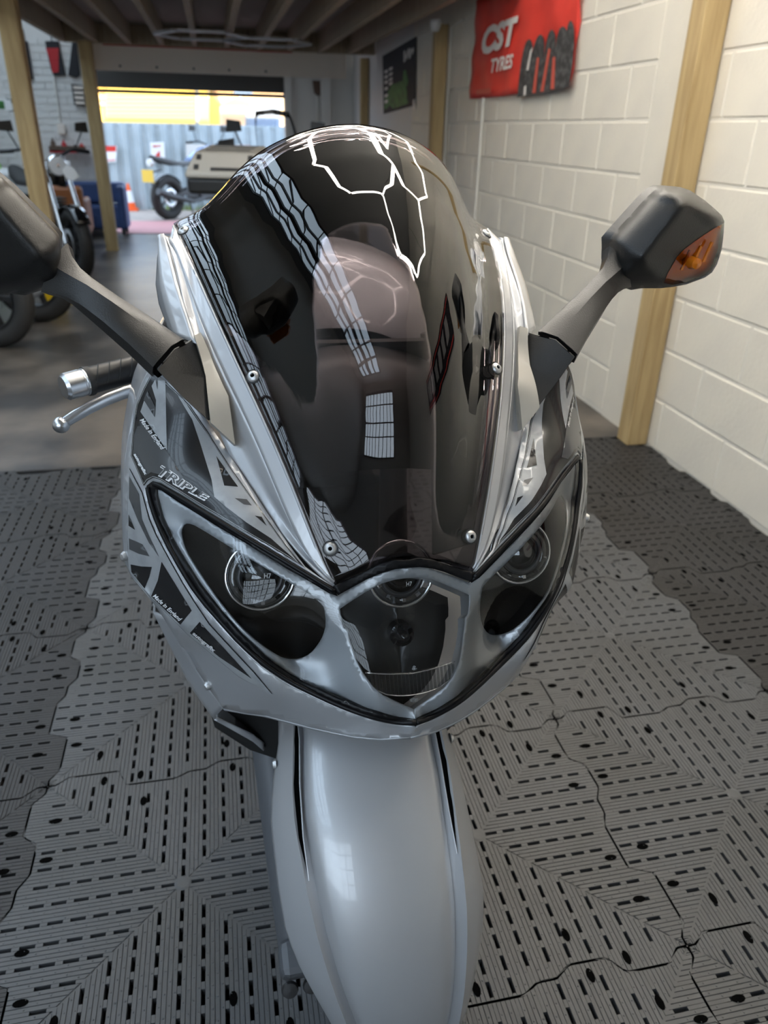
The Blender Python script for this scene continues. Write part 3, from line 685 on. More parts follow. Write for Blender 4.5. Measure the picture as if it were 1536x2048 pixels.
# champagne mirror-base trims
TANX = [(386, 676), (394.8, 705), (410.4, 757.7), (416, 806.5), (420, 848), (468, 892.4), (461, 840), (455, 797), (447.5, 781), (416, 709), (399, 670)]
TAN = TPS([[-.207, -.046, 1.108], [-.194, -.193, .988], [-.175, -.170, 1.009], [-.170, -.205, .964], [-.204, -.118, 1.055], [-.197, -.155, 1.022], [-.187, -.120, 1.044]], 1.0)
for sd_ in ('L', 'R'):
    v, f = fill(TANX, (), 8); mb = MB(); mirrored(mb, [lift(a, b, .005, S=TAN) for a, b in v], f, side=sd_)
    n0 = len(TANX); ring = [lift(a, b, .005, S=TAN) for a, b in TANX]; low = [lift(a, b, 0, .012, S=TAN) for a, b in TANX]
    vv = ring + low; mirrored(mb, vv, [(i, (i + 1) % n0, n0 + (i + 1) % n0, n0 + i) for i in range(n0)], side=sd_)
    o = mb.build('mirror_trim', 'champagne', bike, 40); o['label'] = 'champagne trim plate at the mirror base'
# ---------------------------------------------------------------- headlight
UPX = [(312, 978), (323.5, 981), (356.7, 1004), (395.8, 1028), (434.8, 1052.8), (474, 1076), (520, 1103.5), (590.6, 1146), (655.7, 1185), (675, 1192.5), (703, 1175), (732, 1159), (760.5, 1146.5), (789, 1138), mA]
LOX = [(313, 992), (323.5, 1033), (345, 1080), (372.3, 1127), (401, 1172), (440, 1222), (480, 1268), (530, 1313), (580, 1347), (620, 1369.5), (674.6, 1397), (732, 1420), (789, 1436), mH]
seal_poly = HLOX[:-1] + [mF, mH] + list(reversed(LOX[:-1])) + UPX[:10] + [(668.8, 1174.6)] + list(reversed(HUPX[:-1]))
patch('headlight_seal', 'rubber_seal', seal_poly, sp=9, off=.0004, mid=[mH, mF], solid=.004)
# black arch gasket under the screen
SBX = [(666, 1172), (703, 1155), (732, 1142), (760.5, 1128), (789, 1119.5), px((0, -.3235, .8705))]
patch('screen_gasket', 'rubber_seal', [(668.8, 1176)] + [(676, 1190)] + UPX[10:] + list(reversed(SBX)), sp=7, off=.0015, mid=[SBX[-1], mA], solid=.006)
# raised rubber beads either side of the gap
def bead(name, pts, r, m, off=.0, parent=None, mid=False, close=None):
    P = resamp(chaikin([lift(u, v, off) for u, v in pts], 2), 60)
    if mid: P[-1][0] = 0
    for s_ in (1, -1):
        mb = MB(); mb.tube([(s_ * p[0], p[1], p[2]) for p in P], r, 7); mb.build(name, m, parent or bike, 180)
bead('seal_bead', [(a + 2, b + 6) for a, b in HUPX[1:-1]] + [(669, 1182)], .0030, 'rubber_seal', .0006)
bead('seal_bead', [(a + 5, b - 4) for a, b in HLOX[:-1]] + [px(MIDP[3])], .0032, 'rubber_seal', .0008, mid=True)
bead('chrome_rim', [(a - 1, b + 1) for a, b in HLOX[1:-1]] + [mF], .0013, 'silver', .0, mid=True)
lamp_root = empty('headlight', (0, 0, 0), 0, bike)
APL = [(368.4, 1047), (383, 1047.5), (405.5, 1060), (434.8, 1078), (460, 1094), (525.5, 1133), (590.6, 1172), (639.5, 1201), (648, 1212), (652.5, 1247), (646, 1272), (636, 1290), (620, 1309), (597, 1319), (575, 1318), (558.5, 1312.7), (519.5, 1289), (480, 1255), (441, 1208.5), (410, 1164), (388, 1130), (372.3, 1103.6), (364.5, 1080), (362, 1060.6)]
APL = [tuple(p) for p in chaikin(APL, 1, True)]
APC = [(680, 1217.5), (703, 1202), (732, 1183.5), (760.5, 1168), (789, 1159.5), mB, mV, (803.5, 1409), (766, 1391), (746, 1374), (724.7, 1346), (709, 1315), (697.5, 1281), (695, 1262), (686, 1256), (683, 1240)]
bez_poly = LOX[:-1] + [mH, mV] + APC[7:] + APC[:5] + [mB, mA] + list(reversed(UPX[:-1]))
def bez_d(u, v):
    # dished between the lamps
    return .004 + .016 * math.exp(-(((u - 665) / 45.) ** 2 + ((v - 1330) / 75.) ** 2))
bz = patch('bezel', 'bezel', bez_poly, [APL], sp=8, mid=[mA, mB], parent=lamp_root, solid=.002, dfun=bez_d)
bz['label'] = 'satin silver bezel inside the headlight'
BV, BF = None, None
def wallring(name, m, P, d0, d1, parent, mid=None):
    a = [lift(u, v, 0, bez_d(u, v) + d0) for u, v in P]; b = [lift(u, v, 0, d1) for u, v in P]; n = len(P); mb = MB()
    for i in range(n):
        if mid and i in mid: continue
        mirrored(mb, [a[i], a[(i + 1) % n], b[(i + 1) % n], b[i]], [(0, 1, 2, 3)])
    return mb.build(name, m, parent, 60)
wallring('lamp_tunnel', 'black_gloss', APL, .001, .055, lamp_root)
wallring('lamp_tunnel', 'bezel', APC, .001, .028, lamp_root, mid=(5,)); 
patch('lamp_back', 'lamp_back', APL, sp=14, dd=.055, parent=lamp_root, side='L'); patch('lamp_back', 'lamp_back', APL, sp=14, dd=.055, parent=lamp_root, side='R')
patch('lamp_back', 'lamp_back_dark', APC, sp=14, dd=.060, parent=lamp_root, mid=[mB, mV])
lens_poly = LOX[:-1] + [mH, mA] + list(reversed(UPX[:-1]))
ln = patch('lens', 'lens', lens_poly, sp=9, off=.0015, mid=[mA, mH], parent=lamp_root); ln['label'] = 'clear one-piece headlight lens'
def lampring(u, v, rpx, dd, sides, nm='lamp_ring'):
    C = lift(u, v, 0, dd); dep = np.dot(lray(768, 1024) * 0 + (ML @ RW[2]), C - CL); r = rpx * dep / FP
    for s_ in sides:
        c = Vector((s_ * C[0], C[1], C[2])); ax = Vector((0, -.93, .36))
        rt = empty(nm, (0, 0, 0), 0, bike) if False else None
        mb = MB(); mb.torus(c, ax, r, .0022, 40, 8); o = mb.build(nm, 'chrome', lamp_root, 180)
        mb = MB(); mb.lathe([(r * .99, 0), (r * .93, .006), (r * .80, .012), (r * .62, .004), (r * .60, .0)], c - ax * .006, ax, 36, False); mb.build('reflector_ring', 'ring_glass', lamp_root, 180)
        mb = MB(); mb.torus(c + ax * .004, ax, r * .62, .003, 36, 8); mb.build('reflector_lip', 'dark_metal', lamp_root, 180)
        mb = MB(); mb.lathe([(0, .014), (r * .3, .012), (r * .55, .004), (r * .6, 0)], c - ax * .002, ax, 28, False); mb.build('projector_glass', 'ring_glass', lamp_root, 180)
        mb = MB(); mb.lathe([(r * .6, 0), (r * .5, -.02), (r * .2, -.028), (0, -.028)], c, ax, 24, False); mb.build('lamp_cup', 'lamp_back', lamp_root, 180)
        for k in range(5):
            t = math.pi * (1.1 + .2 * k); a = Vector((1, 0, 0)); b = ax.cross(a)
            mb = MB(); d = a * math.cos(t) + b * math.sin(t); mb.bar(c + d * r * .72 + ax * .008, c + d * r * .82 + ax * .009, .004); mb.build('ring_clip', 'chrome', lamp_root)
lampring(521, 1152, 68, .028, (1, -1))
cxm = px((0, -.33, .845)); 
def lampmid():
    C = np.array([0, -.300, .838]); return C
_l = lift
def lift_mid(*a, **k): return np.array([0.0, -.302, .840])
lift = lift_mid; lampring(0, 0, 66, 0, (1,)); lift = _l
# pilot bulb and reeded strip in the centre lens
mb = MB(); mb.lathe([(0, .008), (.006, .006), (.009, 0), (.014, -.004), (.014, -.02)], (0, -.325, .772), (0, -.95, .3), 16); mb.build('pilot_bulb', 'black_gloss', lamp_root, 50)
def band(t): # fraction across the centre lens, -1..1 -> top, bottom z
    return .752 + .004 * abs(t), .731 + .010 * t * t
N = 23
for k in range(N):
    t = -1 + 2 * (k + .5) / N; x = t * .050; zt, zb = band(t); hw = .050 * .8 / N
    y0 = -.3755 + .006 * t * t; lo = max(zb, .714 + abs(x) * .62)
    if zt - lo < .002: continue
    mb = MB(); mb.add([(x - hw, y0 + .011 * (zt - lo) / .02, zt), (x, y0 - .003 + .011 * (zt - lo) / .02, zt), (x + hw, y0 + .011 * (zt - lo) / .02, zt), (x - hw, y0, lo), (x, y0 - .003, lo), (x + hw, y0, lo)], [(0, 1, 4, 3), (1, 2, 5, 4), (0, 3, 5, 2)])
    mb.build('lens_flute', 'ring_glass', lamp_root)
pts = [(-.051 + .102 * k / 20) for k in range(21)]
for zz, m_ in ((lambda t: band(t)[0], 0), (lambda t: band(t)[1], 1)):
    mb = MB(); mb.tube([(x, -.3755 + .006 * (x / .05) ** 2 + (.0105 if m_ == 0 else 0) - .002, max(zz(x / .05), .716 + abs(x) * .62)) for x in pts], .0009, 5); mb.build('flute_edge', 'chrome', lamp_root, 180)
# ---------------------------------------------------------------- windscreen
NS, NT = 60, 72
TOP = [(-.22, .112, 1.160), (-.205, .112, 1.168), (-.19, .100, 1.176), (-.176, .080, 1.187), (-.165, .066, 1.199), (-.155, .055, 1.210), (-.138, .036, 1.230), (-.119, .018, 1.247), (-.098, .006, 1.261), (-.076, -.004, 1.271), (-.053, -.011, 1.279), (-.029, -.017, 1.284), (0, -.019, 1.286)]
BOT = [(-.078, -.3225, .8455), (-.064, -.3215, .851), (-.043, -.3212, .8605), (-.022, -.3225, .868), (0, -.3235, .8705)]
TOP = resamp(chaikin(TOP, 2), NT // 2 + 1); BOT = resamp(chaikin(BOT, 2), NT // 2 + 1)
TOP[-1][0] = BOT[-1][0] = 0
full = lambda H: np.vstack([H, (H * np.array([-1, 1, 1]))[::-1][1:]])
TOPF, BOTF = full(TOP), full(BOT); EL = resamp(np.vstack([[[-.22, .112, 1.160]], scr])[::-1], NS + 1) ; ER = EL * np.array([-1, 1, 1])
V = []
for i in range(NS + 1):
    s_ = i / NS
    for j in range(NT + 1):
        t = j / NT
        p = (1 - s_) * BOTF[j] + s_ * TOPF[j] + (1 - t) * EL[i] + t * ER[i] - ((1 - s_) * ((1 - t) * BOTF[0] + t * BOTF[-1]) + s_ * ((1 - t) * TOPF[0] + t * TOPF[-1]))
        w_ = math.sin(math.pi * min(max((t - .12) / .76, 0), 1)) ** 1.3
        p = p + np.array([0, -.030, .006]) * w_ * math.sin(math.pi * s_) ** .9
        V.append(tuple(p))
Fs = [(i * (NT + 1) + j, i * (NT + 1) + j + 1, (i + 1) * (NT + 1) + j + 1, (i + 1) * (NT + 1) + j) for i in range(NS) for j in range(NT)]
mb = MB(); mb.add(V, Fs); ws = mb.build('windscreen', 'smoke', bike, 180); ws['label'] = 'dark smoked double-bubble windscreen'
bm = bmesh.new(); bm.from_mesh(ws.data)
if sum(f.normal.y for f in bm.faces) > 0: bmesh.ops.reverse_faces(bm, faces=bm.faces)
bm.to_mesh(ws.data); bm.free(); md = ws.modifiers.new('solid', 'SOLIDIFY'); md.thickness = .0035; md.offset = -1
wbvh = BVHTree.FromPolygons([Vector(v) for v in V], Fs)
def screw_at(u, v, rpx, parent, name='screw'):
    d = Vector(lray(u, v)); hit = wbvh.ray_cast(Vector(CL), d.normalized())
    return hit
SCREWS = [(-.208, .071, 1.156), (-.143, -.17, 1.031), (-.08, -.304, .881)]
for P in SCREWS:
    for s_ in (1, -1):
        loc, nor, idx, dist = wbvh.find_nearest(Vector((s_ * P[0], P[1], P[2])))
        if nor.y > 0: nor = -nor
        mb = MB(); mb.lathe([(.0, .0012), (.0024, .0012), (.0026, .0030), (.0046, .0027), (.0064, .0014), (.0070, 0), (.0070, -.001)], loc + nor * .0005, nor, 22); o = mb.build('screw', 'screw', ws, 40)
        mb = MB(); mb.lathe([(0, .0014), (.0024, .0014)], loc + nor * .0006, nor, 6, False); mb.build('socket', 'under', o)
        mb = MB(); mb.lathe([(.0066, 0), (.0088, 0), (.0088, -.001), (.0066, -.001)], loc + nor * .0004, nor, 20, False); mb.build('rubber_washer', 'rubber', o)
# ---------------------------------------------------------------- decals
def shrink(poly, d):
    P = np.array(poly, float); n = len(P); A = sum(P[i][0] * P[(i + 1) % n][1] - P[(i + 1) % n][0] * P[i][1] for i in range(n)); sg = 1 if A > 0 else -1; Q = []
    for i in range(n):
        a, b, c = P[i - 1], P[i], P[(i + 1) % n]; e1 = b - a; e2 = c - b; e1 /= np.linalg.norm(e1); e2 /= np.linalg.norm(e2)
        n1 = np.array([-e1[1], e1[0]]) * sg; n2 = np.array([-e2[1], e2[0]]) * sg; m_ = n1 + n2; L = max(m_ @ m_, .5); Q.append(tuple(b + m_ * 2 / L * d * .5 * 1.0))
    return Q
DU = [(307, 741), (288, 778), (275, 808), (268.5, 845), (265, 885), (263, 912), (289, 972), (297, 961), (308, 955.5), (322, 960), (357, 981.5), (396, 1006), (435, 1029.5), (474, 1053.5), (525, 1084.5), (574, 1114), (611, 1137), (574.4, 1094.5), (525.5, 1026.5), (460, 934), (416, 865.5), (381, 812), (361, 791)]
DL = [(260, 936), (286, 985), (290, 1000), (300, 1037), (315, 1072), (338.5, 1115), (366, 1164), (389, 1201), (420, 1247), (467, 1298), (508, 1342), (545.5, 1387), (480, 1354), (376, 1268), (303, 1194), (264, 1150), (258, 1140), (256, 1076), (256.5, 998)]
LAY_U = [('decal_black', DU, 0), ('decal_silver', shrink(DU, 3.2), 1), ('decal_black', shrink(DU, 5.5), 2),
    ('decal_grey', [(283, 838), (336, 904), (372, 962), (352, 968), (325, 950), (305, 945), (294, 952), (269, 909), (271, 870)], 3),
    ('decal_silver', [(316.6, 752), (332, 762), (334, 830), (336, 902), (283.4, 823), (297, 781), (312.7, 814), (313, 832), (314, 800), (305, 772)], 3),
    ('decal_grey', [(297, 781), (312.7, 814), (312.4, 834.8), (290, 799)], 4), ('decal_grey', [(309, 744), (317.6, 754), (316.6, 779)], 4),
    ('decal_silver', [(357, 792), (385, 840), (404.5, 900), (424, 960), (430, 994.5), (455, 1016), (493, 1045), (541.8, 1078), (599, 1129), (570, 1094), (523, 1029), (458, 937), (414, 869), (381, 820), (367, 798)], 3),
    ('decal_black', [(433, 914), (449.5, 972.7), (476.3, 975.3)], 4), ('decal_grey', [(470, 998), (493.4, 1000.5), (503.2, 1013), (488.6, 1011)], 4), ('decal_black', [(509, 1032.7), (522.3, 1035.3), (532.7, 1052.5)], 4)]
LAY_L = [('decal_black', DL, 0), ('decal_silver', shrink(DL, 1.8), 1),
    ('decal_grey', [(261, 953), (280.5, 988), (286, 1037), (300, 1070), (321, 1114), (300, 1085), (278, 1040), (260, 996)], 2), ('decal_black', [(259.5, 1028), (272.3, 1059), (259.5, 1051)], 2),
    ('decal_grey', [(260, 1076), (287.4, 1088), (301, 1112), (280, 1107), (261, 1098)], 2), ('decal_black', [(263.4, 1128), (285, 1132), (306, 1133), (300, 1155), (291.3, 1176), (265, 1143)], 2),
    ('decal_black', [(325.5, 1123), (385.4, 1220.3), (363, 1248), (304.6, 1191.6), (318, 1160)], 2), ('decal_black', [(401, 1242.4), (454.4, 1299.7), (505, 1355.7), (440, 1312), (381, 1264)], 2)]
DM = ['decal_black', 'decal_silver', 'decal_grey']
def textquad(mb, txt, o, xv, yv, off, side='L', shear=0., bold=0., taper=0.):
    v, f = text_mesh(txt, 1, shear, bold); P = []
    for a, b in v:
        b = b * (1 - taper * a); P.append(lift(o[0] + a * xv[0] + b * yv[0], o[1] + a * xv[1] + b * yv[1], off))
    mirrored(mb, P, f, side=side)
def decal(name, lays, side, label):
    mb = MB()
    for m, poly, l in lays:
        v, f = fill(poly, (), 9); mb.mi = DM.index(m); mirrored(mb, [lift(a, b, .0009 + .00035 * l) for a, b in v], f, side=side)
    o = mb.build(name, DM, bike, 180); o['label'] = label; return o
for sd_ in ('L', 'R'):
    a = decal('upper_decal', LAY_U, sd_, 'black, grey and silver graphic sticker on the upper fairing'); b = decal('lower_decal', LAY_L, sd_, 'black and silver flag-like sticker beside the headlight')
    if sd_ == 'L':
        mb = MB(); textquad(mb, 'TRIPLE', (316, 951), (101, 55), (9, -21), .0023, 'L', .25, .055, .45); mb.build('lettering', 'decal_white', a)
        mb = MB(); textquad(mb, 'TRIPLE', (318.5, 949.5), (96, 52.5), (7, -17), .0027, 'L', .25, .0, .45); mb.build('lettering_fill', 'decal_grey', a)
        mb = MB(); textquad(mb, 'Made in England', (281, 842), (44, 63), (9, -8), .0029, 'L', .4, .02); mb.build('lettering', 'decal_white', a)
        mb = MB(); textquad(mb, 'autografix', (270, 911), (23, 42), (6, -5), .0029, 'L', .2, .045); mb.build('lettering', 'decal_white', a)
        mb = MB(); textquad(mb, 'Made in England', (307, 1194), (55, 51), (6, -9), .0023, 'L', .4, .02); mb.build('lettering', 'decal_white', b)
        mb = MB(); textquad(mb, 'autografix', (385, 1267), (45, 38), (5, -8), .0023, 'L', .2, .045); mb.build('lettering', 'decal_white', b)
    else:
        # mirrored half: text runs the other way along the same skin so that it reads correctly on the right side
        mb = MB(); textquad(mb, 'GENUINE FACTORY EQUIPMENT', (390, 1000), (-62, -39), (2, -7), .0027, 'R', .1, .01); mb.build('lettering', 'decal_silver', a)
        mb = MB(); textquad(mb, 'Made in England', (322, 901), (-44, -63), (7, -7), .0027, 'R', .3, .01); mb.build('lettering', 'decal_white', a)
# lamp markings moulded on the lens
for tx, o_, xv, yv, sd_ in (('H7', (529, 1157), (13, 0), (0, -10), 'L'), ('W5W', (818, 1403), (17, -1), (0, -8), 'L'), ('H7', (812, 1172), (11, -1), (0, -9), 'L')):
    mb = MB(); textquad(mb, tx, o_, xv, yv, .0022, sd_); mb.build('lens_marking', 'decal_silver', lamp_root)
# fairing bolts
for u, v, dd in ((250, 1112, 0), (416, 1371, 0)):
    for s_ in (1, -1):
        P = lift(u, v, .001); nrm = lift(u, v, .003) - P; nrm /= np.linalg.norm(nrm)
        mb = MB(); mb.lathe([(0, .004), (.004, .0035), (.006, 0), (.006, -.002)], (s_ * P[0], P[1], P[2]), (s_ * nrm[0], nrm[1], nrm[2]), 14); mb.build('fairing_bolt', 'screw', bike, 40)
# ---------------------------------------------------------------- mirrors (designed for the left side, mirrored across)
def at_depth(u, v, d): return CL + lray(u, v) * d
def pxside(u, v, y):   # right-hand pixel on the plane y = const, folded to the left side
    d = lray(u, v); P = CL + d * (y - CL[1]) / d[1]; return np.array([-P[0], P[1], P[2]])
seam_in, seam_out = np.array([-.215, -.122, 1.062]), np.array([-.249, -.167, 1.044])
neck_in, neck_out = np.array([-.333, -.048, 1.166]), np.array([-.367, -.070, 1.105])
def dep(P): return lproj(P)[2]
armT = [(369, 679), (307.6, 638), (239, 594), (184.6, 556), (160.6, 536), (143.5, 512), (135, 486)]
armB = [(306, 734), (256, 686), (205, 642), (164, 611), (136.7, 595.6), (110, 587), (82, 583.7)]
dT = np.linspace(1 / dep(seam_in), 1 / dep(neck_in), 7); dB = np.linspace(1 / dep(seam_out), 1 / dep(neck_out), 7)
secs = []
for k in range(7):
    a = at_depth(*armT[k], 1 / dT[k]); b = at_depth(*armB[k], 1 / dB[k])
    ax = (neck_in + neck_out - seam_in - seam_out); ax /= np.linalg.norm(ax); wv = a - b; W = np.linalg.norm(wv); nv = np.cross(ax, wv / W); nv /= np.linalg.norm(nv)
    if nv[1] > 0: nv = -nv
    th = .014
    ridge = b + (a - b) * .52 + nv * .010
    secs.append([a, a * .8 + ridge * .2 + nv * .002, ridge, b * .75 + ridge * .25 + nv * .001, b, b - nv * th * 1.2 + wv / W * .002, (a + b) / 2 - nv * th * 1.7, a - nv * th - wv / W * .002])
def mir_build(mb_fn, name, m, smooth, parent_of):
    for s_ in (1, -1):
        mb = MB(); V, F = mb_fn(); mb.add([(s_ * x, y, z) for x, y, z in V], F); mb.build(name, m, parent_of[s_], smooth)
mroots = {}
for s_ in (1, -1):
    mroots[s_] = empty('mirror', (0, 0, 0), 0, bike)
    mroots[s_]['label'] = 'black faceted rear-view mirror with amber indicator'
    mb = MB(); mb.rings([[(s_ * p[0], p[1], p[2]) for p in s2] for s2 in secs]); mb.build('arm', 'black_plastic', mroots[s_], 35)
    # base stub on the fairing
    s0 = secs[0]; axd = (np.mean(secs[1], axis=0) - np.mean(secs[0], axis=0)); axd /= np.linalg.norm(axd)
    g0 = [np.array(p) - axd * .004 for p in s0]; gi = [(np.array(p) - np.mean(s0, axis=0)) * .9 + np.mean(s0, axis=0) for p in s0]
    mb = MB(); mb.rings([[(s_ * p[0], p[1], p[2]) for p in r] for r in ([np.array(q_) for q_ in gi], [np.array(q_) - axd * .006 for q_ in gi])]); mb.build('joint', 'under', mroots[s_])
    low = [at_depth(388, 691, dep((-.204, -.118, 1.055))), None, None, None, at_depth(362, 793, dep((-.222, -.180, 1.012)))]
    tip = np.array([-.195, -.192, .989])
    A0, R0, B0 = g0[0], g0[2], g0[4]; A1 = low[0]; B1 = low[4]; R1 = at_depth(409, 755, dep((-.199, -.150, 1.02)) - .004); back = np.array([.02, .05, 0])
    vs = [A0, R0, B0, A1, R1, B1, tip, A0 + back * .6, B0 + back * .6, A1 + back, tip + back, B1 + back]
    fs = [(0, 1, 4, 3), (1, 2, 5, 4), (4, 5, 6), (0, 3, 9, 7), (2, 8, 11, 5), (5, 11, 10, 6), (0, 7, 8, 2, 1), (3, 4, 6, 10, 9)]
    mb = MB(); mb.add([(s_ * p[0], p[1], p[2]) for p in vs], fs); mb.build('mirror_base', 'black_plastic', mroots[s_], 30, bevel=.0015)
HEADX = [(1218.7, 478), (1232, 462), (1260, 431), (1290, 397.5), (1312.5, 377), (1323, 373), (1335, 372), (1360, 374), (1380, 380.6), (1410, 401), (1430, 418), (1443.7, 431), (1448.6, 442.5), (1447, 470), (1443.7, 498.7), (1434, 528.7), (1424, 545), (1410, 555), (1372.5, 569), (1345, 574), (1320, 576.7), (1282.5, 576.7), (1262, 580), (1240, 572), (1222, 545), (1218, 520), (1219, 498)]
LENSX = [(1448, 446), (1425, 459), (1410, 468.7), (1388, 484), (1368.7, 498.7), (1355, 513), (1346, 528.7), (1336, 546), (1327.5, 566), (1345, 570), (1372, 565), (1409, 552), (1422, 543), (1432, 527), (1441.5, 498), (1445, 470)]
cH = np.mean(HEADX, axis=0)
def headpt(u, v): # bulging front of the housing, depth as a function of distance to rim and the creases
    pk = np.array([1365, 411.]); q = np.array([u, v]); H = np.array(HEADX)
    dist = min(np.linalg.norm(np.cross(H[(i + 1) % len(H)] - H[i], q - H[i])) / np.linalg.norm(H[(i + 1) % len(H)] - H[i]) if 0 <= np.dot(q - H[i], H[(i + 1) % len(H)] - H[i]) / np.dot(H[(i + 1) % len(H)] - H[i], H[(i + 1) % len(H)] - H[i]) <= 1 else np.linalg.norm(q - H[i]) for i in range(len(H)))
    rim = 1 - math.exp(-dist / 9.0)
    # ridge polyline peak -> neck, peak -> top
    def seg(a, b):
        a = np.array(a, float); b = np.array(b, float); t = np.clip(np.dot(q - a, b - a) / np.dot(b - a, b - a), 0, 1); return np.linalg.norm(q - a - t * (b - a)), t
    d1, t1 = seg(pk, (1285, 515)); d2, t2 = seg(pk, (1330, 376)); d3, t3 = seg((1285, 515), (1240, 556)); d4, t4 = seg(pk, (1446, 438))
    hgt = max(.052 - d1 * .00050, .050 - d2 * .00062 - .006 * t2, .044 - d3 * .0006 - .006 * t3, .050 - d4 * .00075 - .020 * t4)
    return -.030 - .016 * rim - max(hgt, .0) * rim
hv, hf = fill(HEADX, [LENSX], 7)
hp = [pxside(u, v, headpt(u, v)) for u, v in hv]
lv, lf = fill(LENSX, (), 8); lpz = [pxside(u, v, headpt(u, v) - .001) for u, v in lv]; lbk = [pxside(u, v, headpt(u, v) + .016) for u, v in lv]
rimf = [pxside(u, v, headpt(u, v)) for u, v in HEADX]; rimb = [p + np.array([.002, .018, 0]) for p in rimf]; cb = np.mean(rimb, axis=0); rimg = [cb + (p - cb) * .93 + np.array([0, .002, 0]) for p in rimb]
for s_ in (1, -1):
    def S(P): return [(s_ * p[0], p[1], p[2]) for p in P]
    mb = MB(); mb.add(S(hp), hf); n = len(HEADX); mb.add(S(rimf + rimb), [(i, (i + 1) % n, n + (i + 1) % n, n + i) for i in range(n)])
    o = mb.build('housing', 'black_plastic', mroots[s_]); bm = bmesh.new(); bm.from_mesh(o.data); bmesh.ops.remove_doubles(bm, verts=bm.verts, dist=.0003)
    for _ in range(2): bmesh.ops.smooth_vert(bm, verts=[v for v in bm.verts if not v.is_boundary and all(len(e.link_faces) == 2 for e in v.link_edges)], factor=.4, use_axis_x=True, use_axis_y=True, use_axis_z=True)
    bmesh.ops.recalc_face_normals(bm, faces=bm.faces); bm.to_mesh(o.data); bm.free(); o.data.polygons.foreach_set('use_smooth', [True] * len(o.data.polygons)); o.data.set_sharp_from_angle(angle=math.radians(50))
    mb = MB(); mb.add(S(rimg), [tuple(range(n))]); mb.build('mirror_glass', 'chrome', mroots[s_])
    mb = MB(); mb.add(S(rimb + rimg), [(i, (i + 1) % n, n + (i + 1) % n, n + i) for i in range(n)]); mb.build('glass_rim', 'black_plastic', mroots[s_])
    ind = empty('indicator', (0, 0, 0), 0, mroots[s_]); ind['label'] = 'amber indicator lens in the mirror'
    mb = MB(); mb.add(S(lpz), lf); il = mb.build('indicator_lens', 'amber_glass', mroots[s_], 180); bpy.data.objects.remove(ind)
    il['label'] = 'amber indicator lens'
    mb = MB(); mb.add(S(lbk), lf); mb.add(S([lpz[i] for i in range(len(LENSX))]), []); mb.build('indicator_reflector', 'amber_back', mroots[s_], 180)
    bc = pxside(1385, 525, -.065); mb = MB(); mb.lathe([(.0, -.012), (.007, -.010), (.009, 0), (.006, .008), (.005, .02)], (s_ * bc[0], bc[1], bc[2]), (0, 1, 0), 14); mb.build('indicator_bulb', 'amber', mroots[s_], 60)
    for k in range(3):
        p0 = pxside(1362 + 22 * k, 540 - 8 * k, -.060); p1 = pxside(1380 + 22 * k, 500 - 8 * k, -.060)
        mb = MB(); mb.bar((s_ * p0[0], p0[1], p0[2]), (s_ * p1[0], p1[1], p1[2]), .003); mb.build('reflector_rib', 'amber', mroots[s_])
# ---------------------------------------------------------------- handlebars
g_out = at_depth(150, 769, .965); g_mid = at_depth(172, 763, .972); g_in = at_depth(305, 728, 1.03)
ax = g_in - g_out; ax /= np.linalg.norm(ax); g_end = g_in + ax * .10
for s_ in (1, -1):
    f_ = lambda p: (s_ * p[0], p[1], p[2])
    hb = empty('handlebar', (0, 0, 0) if s_ > 0 else (-.014, .075, -.022), 0, bike)
    mb = MB(); mb.tube([f_(g_mid), f_(g_end)], .0175, 20); o = mb.build('grip', 'grip_rubber', hb, 60)
    for k in range(9):
        c = g_mid + ax * (.018 + .016 * k); u1 = np.cross(ax, [0, 0, 1]); u1 /= np.linalg.norm(u1); u2 = np.cross(u1, ax); P = []
        for j in range(9):
            t = math.pi * (-.05 + .12 * j) + math.pi * .0; P.append(f_(c + ax * .014 * (j / 8 - .5) * 2 + (u2 * math.sin(t) - u1 * math.cos(t) * (1 if u1[1] > 0 else -1)) * .0177))
        mb = MB(); mb.tube(P, .0008, 5); mb.build('grip_rib', 'rubber', hb, 60)
    mb = MB(); mb.lathe([(.019, -.001), (.0195, .003), (.019, .006)], f_(g_mid), f_(ax), 24); mb.build('grip_flange', 'rubber', hb, 50)
    mb = MB(); mb.lathe([(.0, -.0295), (.014, -.0295), (.0175, -.0255), (.0178, -.006), (.0168, -.005), (.0168, -.003), (.0178, -.002), (.0178, .0)], f_(g_mid - ax * .001), f_(ax), 28); mb.build('bar_end', 'brushed', hb, 40)
    mb = MB(); mb.tube([f_(g_end), f_(g_end + ax * .10), f_((-.05, .16, 1.0)), (0, .17, 1.0)], .011, 12); mb.build('bar', 'dark_metal', hb, 60)
    B = at_depth(122, 850, .945); mb = MB(); n = 12
    mb.lathe([(.0105 * math.sin(math.pi * k / n), -.0105 * math.cos(math.pi * k / n)) for k in range(n + 1)], f_(B), (0, 0, 1), 20, False)
    LV = [at_depth(u, v, d) for u, v, d in ((128, 846, .946), (150, 832, .95), (180, 815, .957), (215, 798, .967), (250, 785, .98), (285, 776, .995), (320, 770, 1.01), (345, 766, 1.02))]
    mb.rings([[f_(p + np.array([0, -.004, 0]) * math.cos(t) + np.array([0, 0, .0085]) * math.sin(t) + np.array([0, -.003, 0]) * math.cos(t)) for t in [2 * math.pi * k / 12 for k in range(12)]] for p in LV]); mb.build('lever', 'brushed', hb, 60)
    mb = MB(); mb.box(f_(g_end + ax * .02 + np.array([0, -.01, 0])), (.05, .05, .045)); mb.build('switchgear', 'black_plastic', hb, bevel=.006)
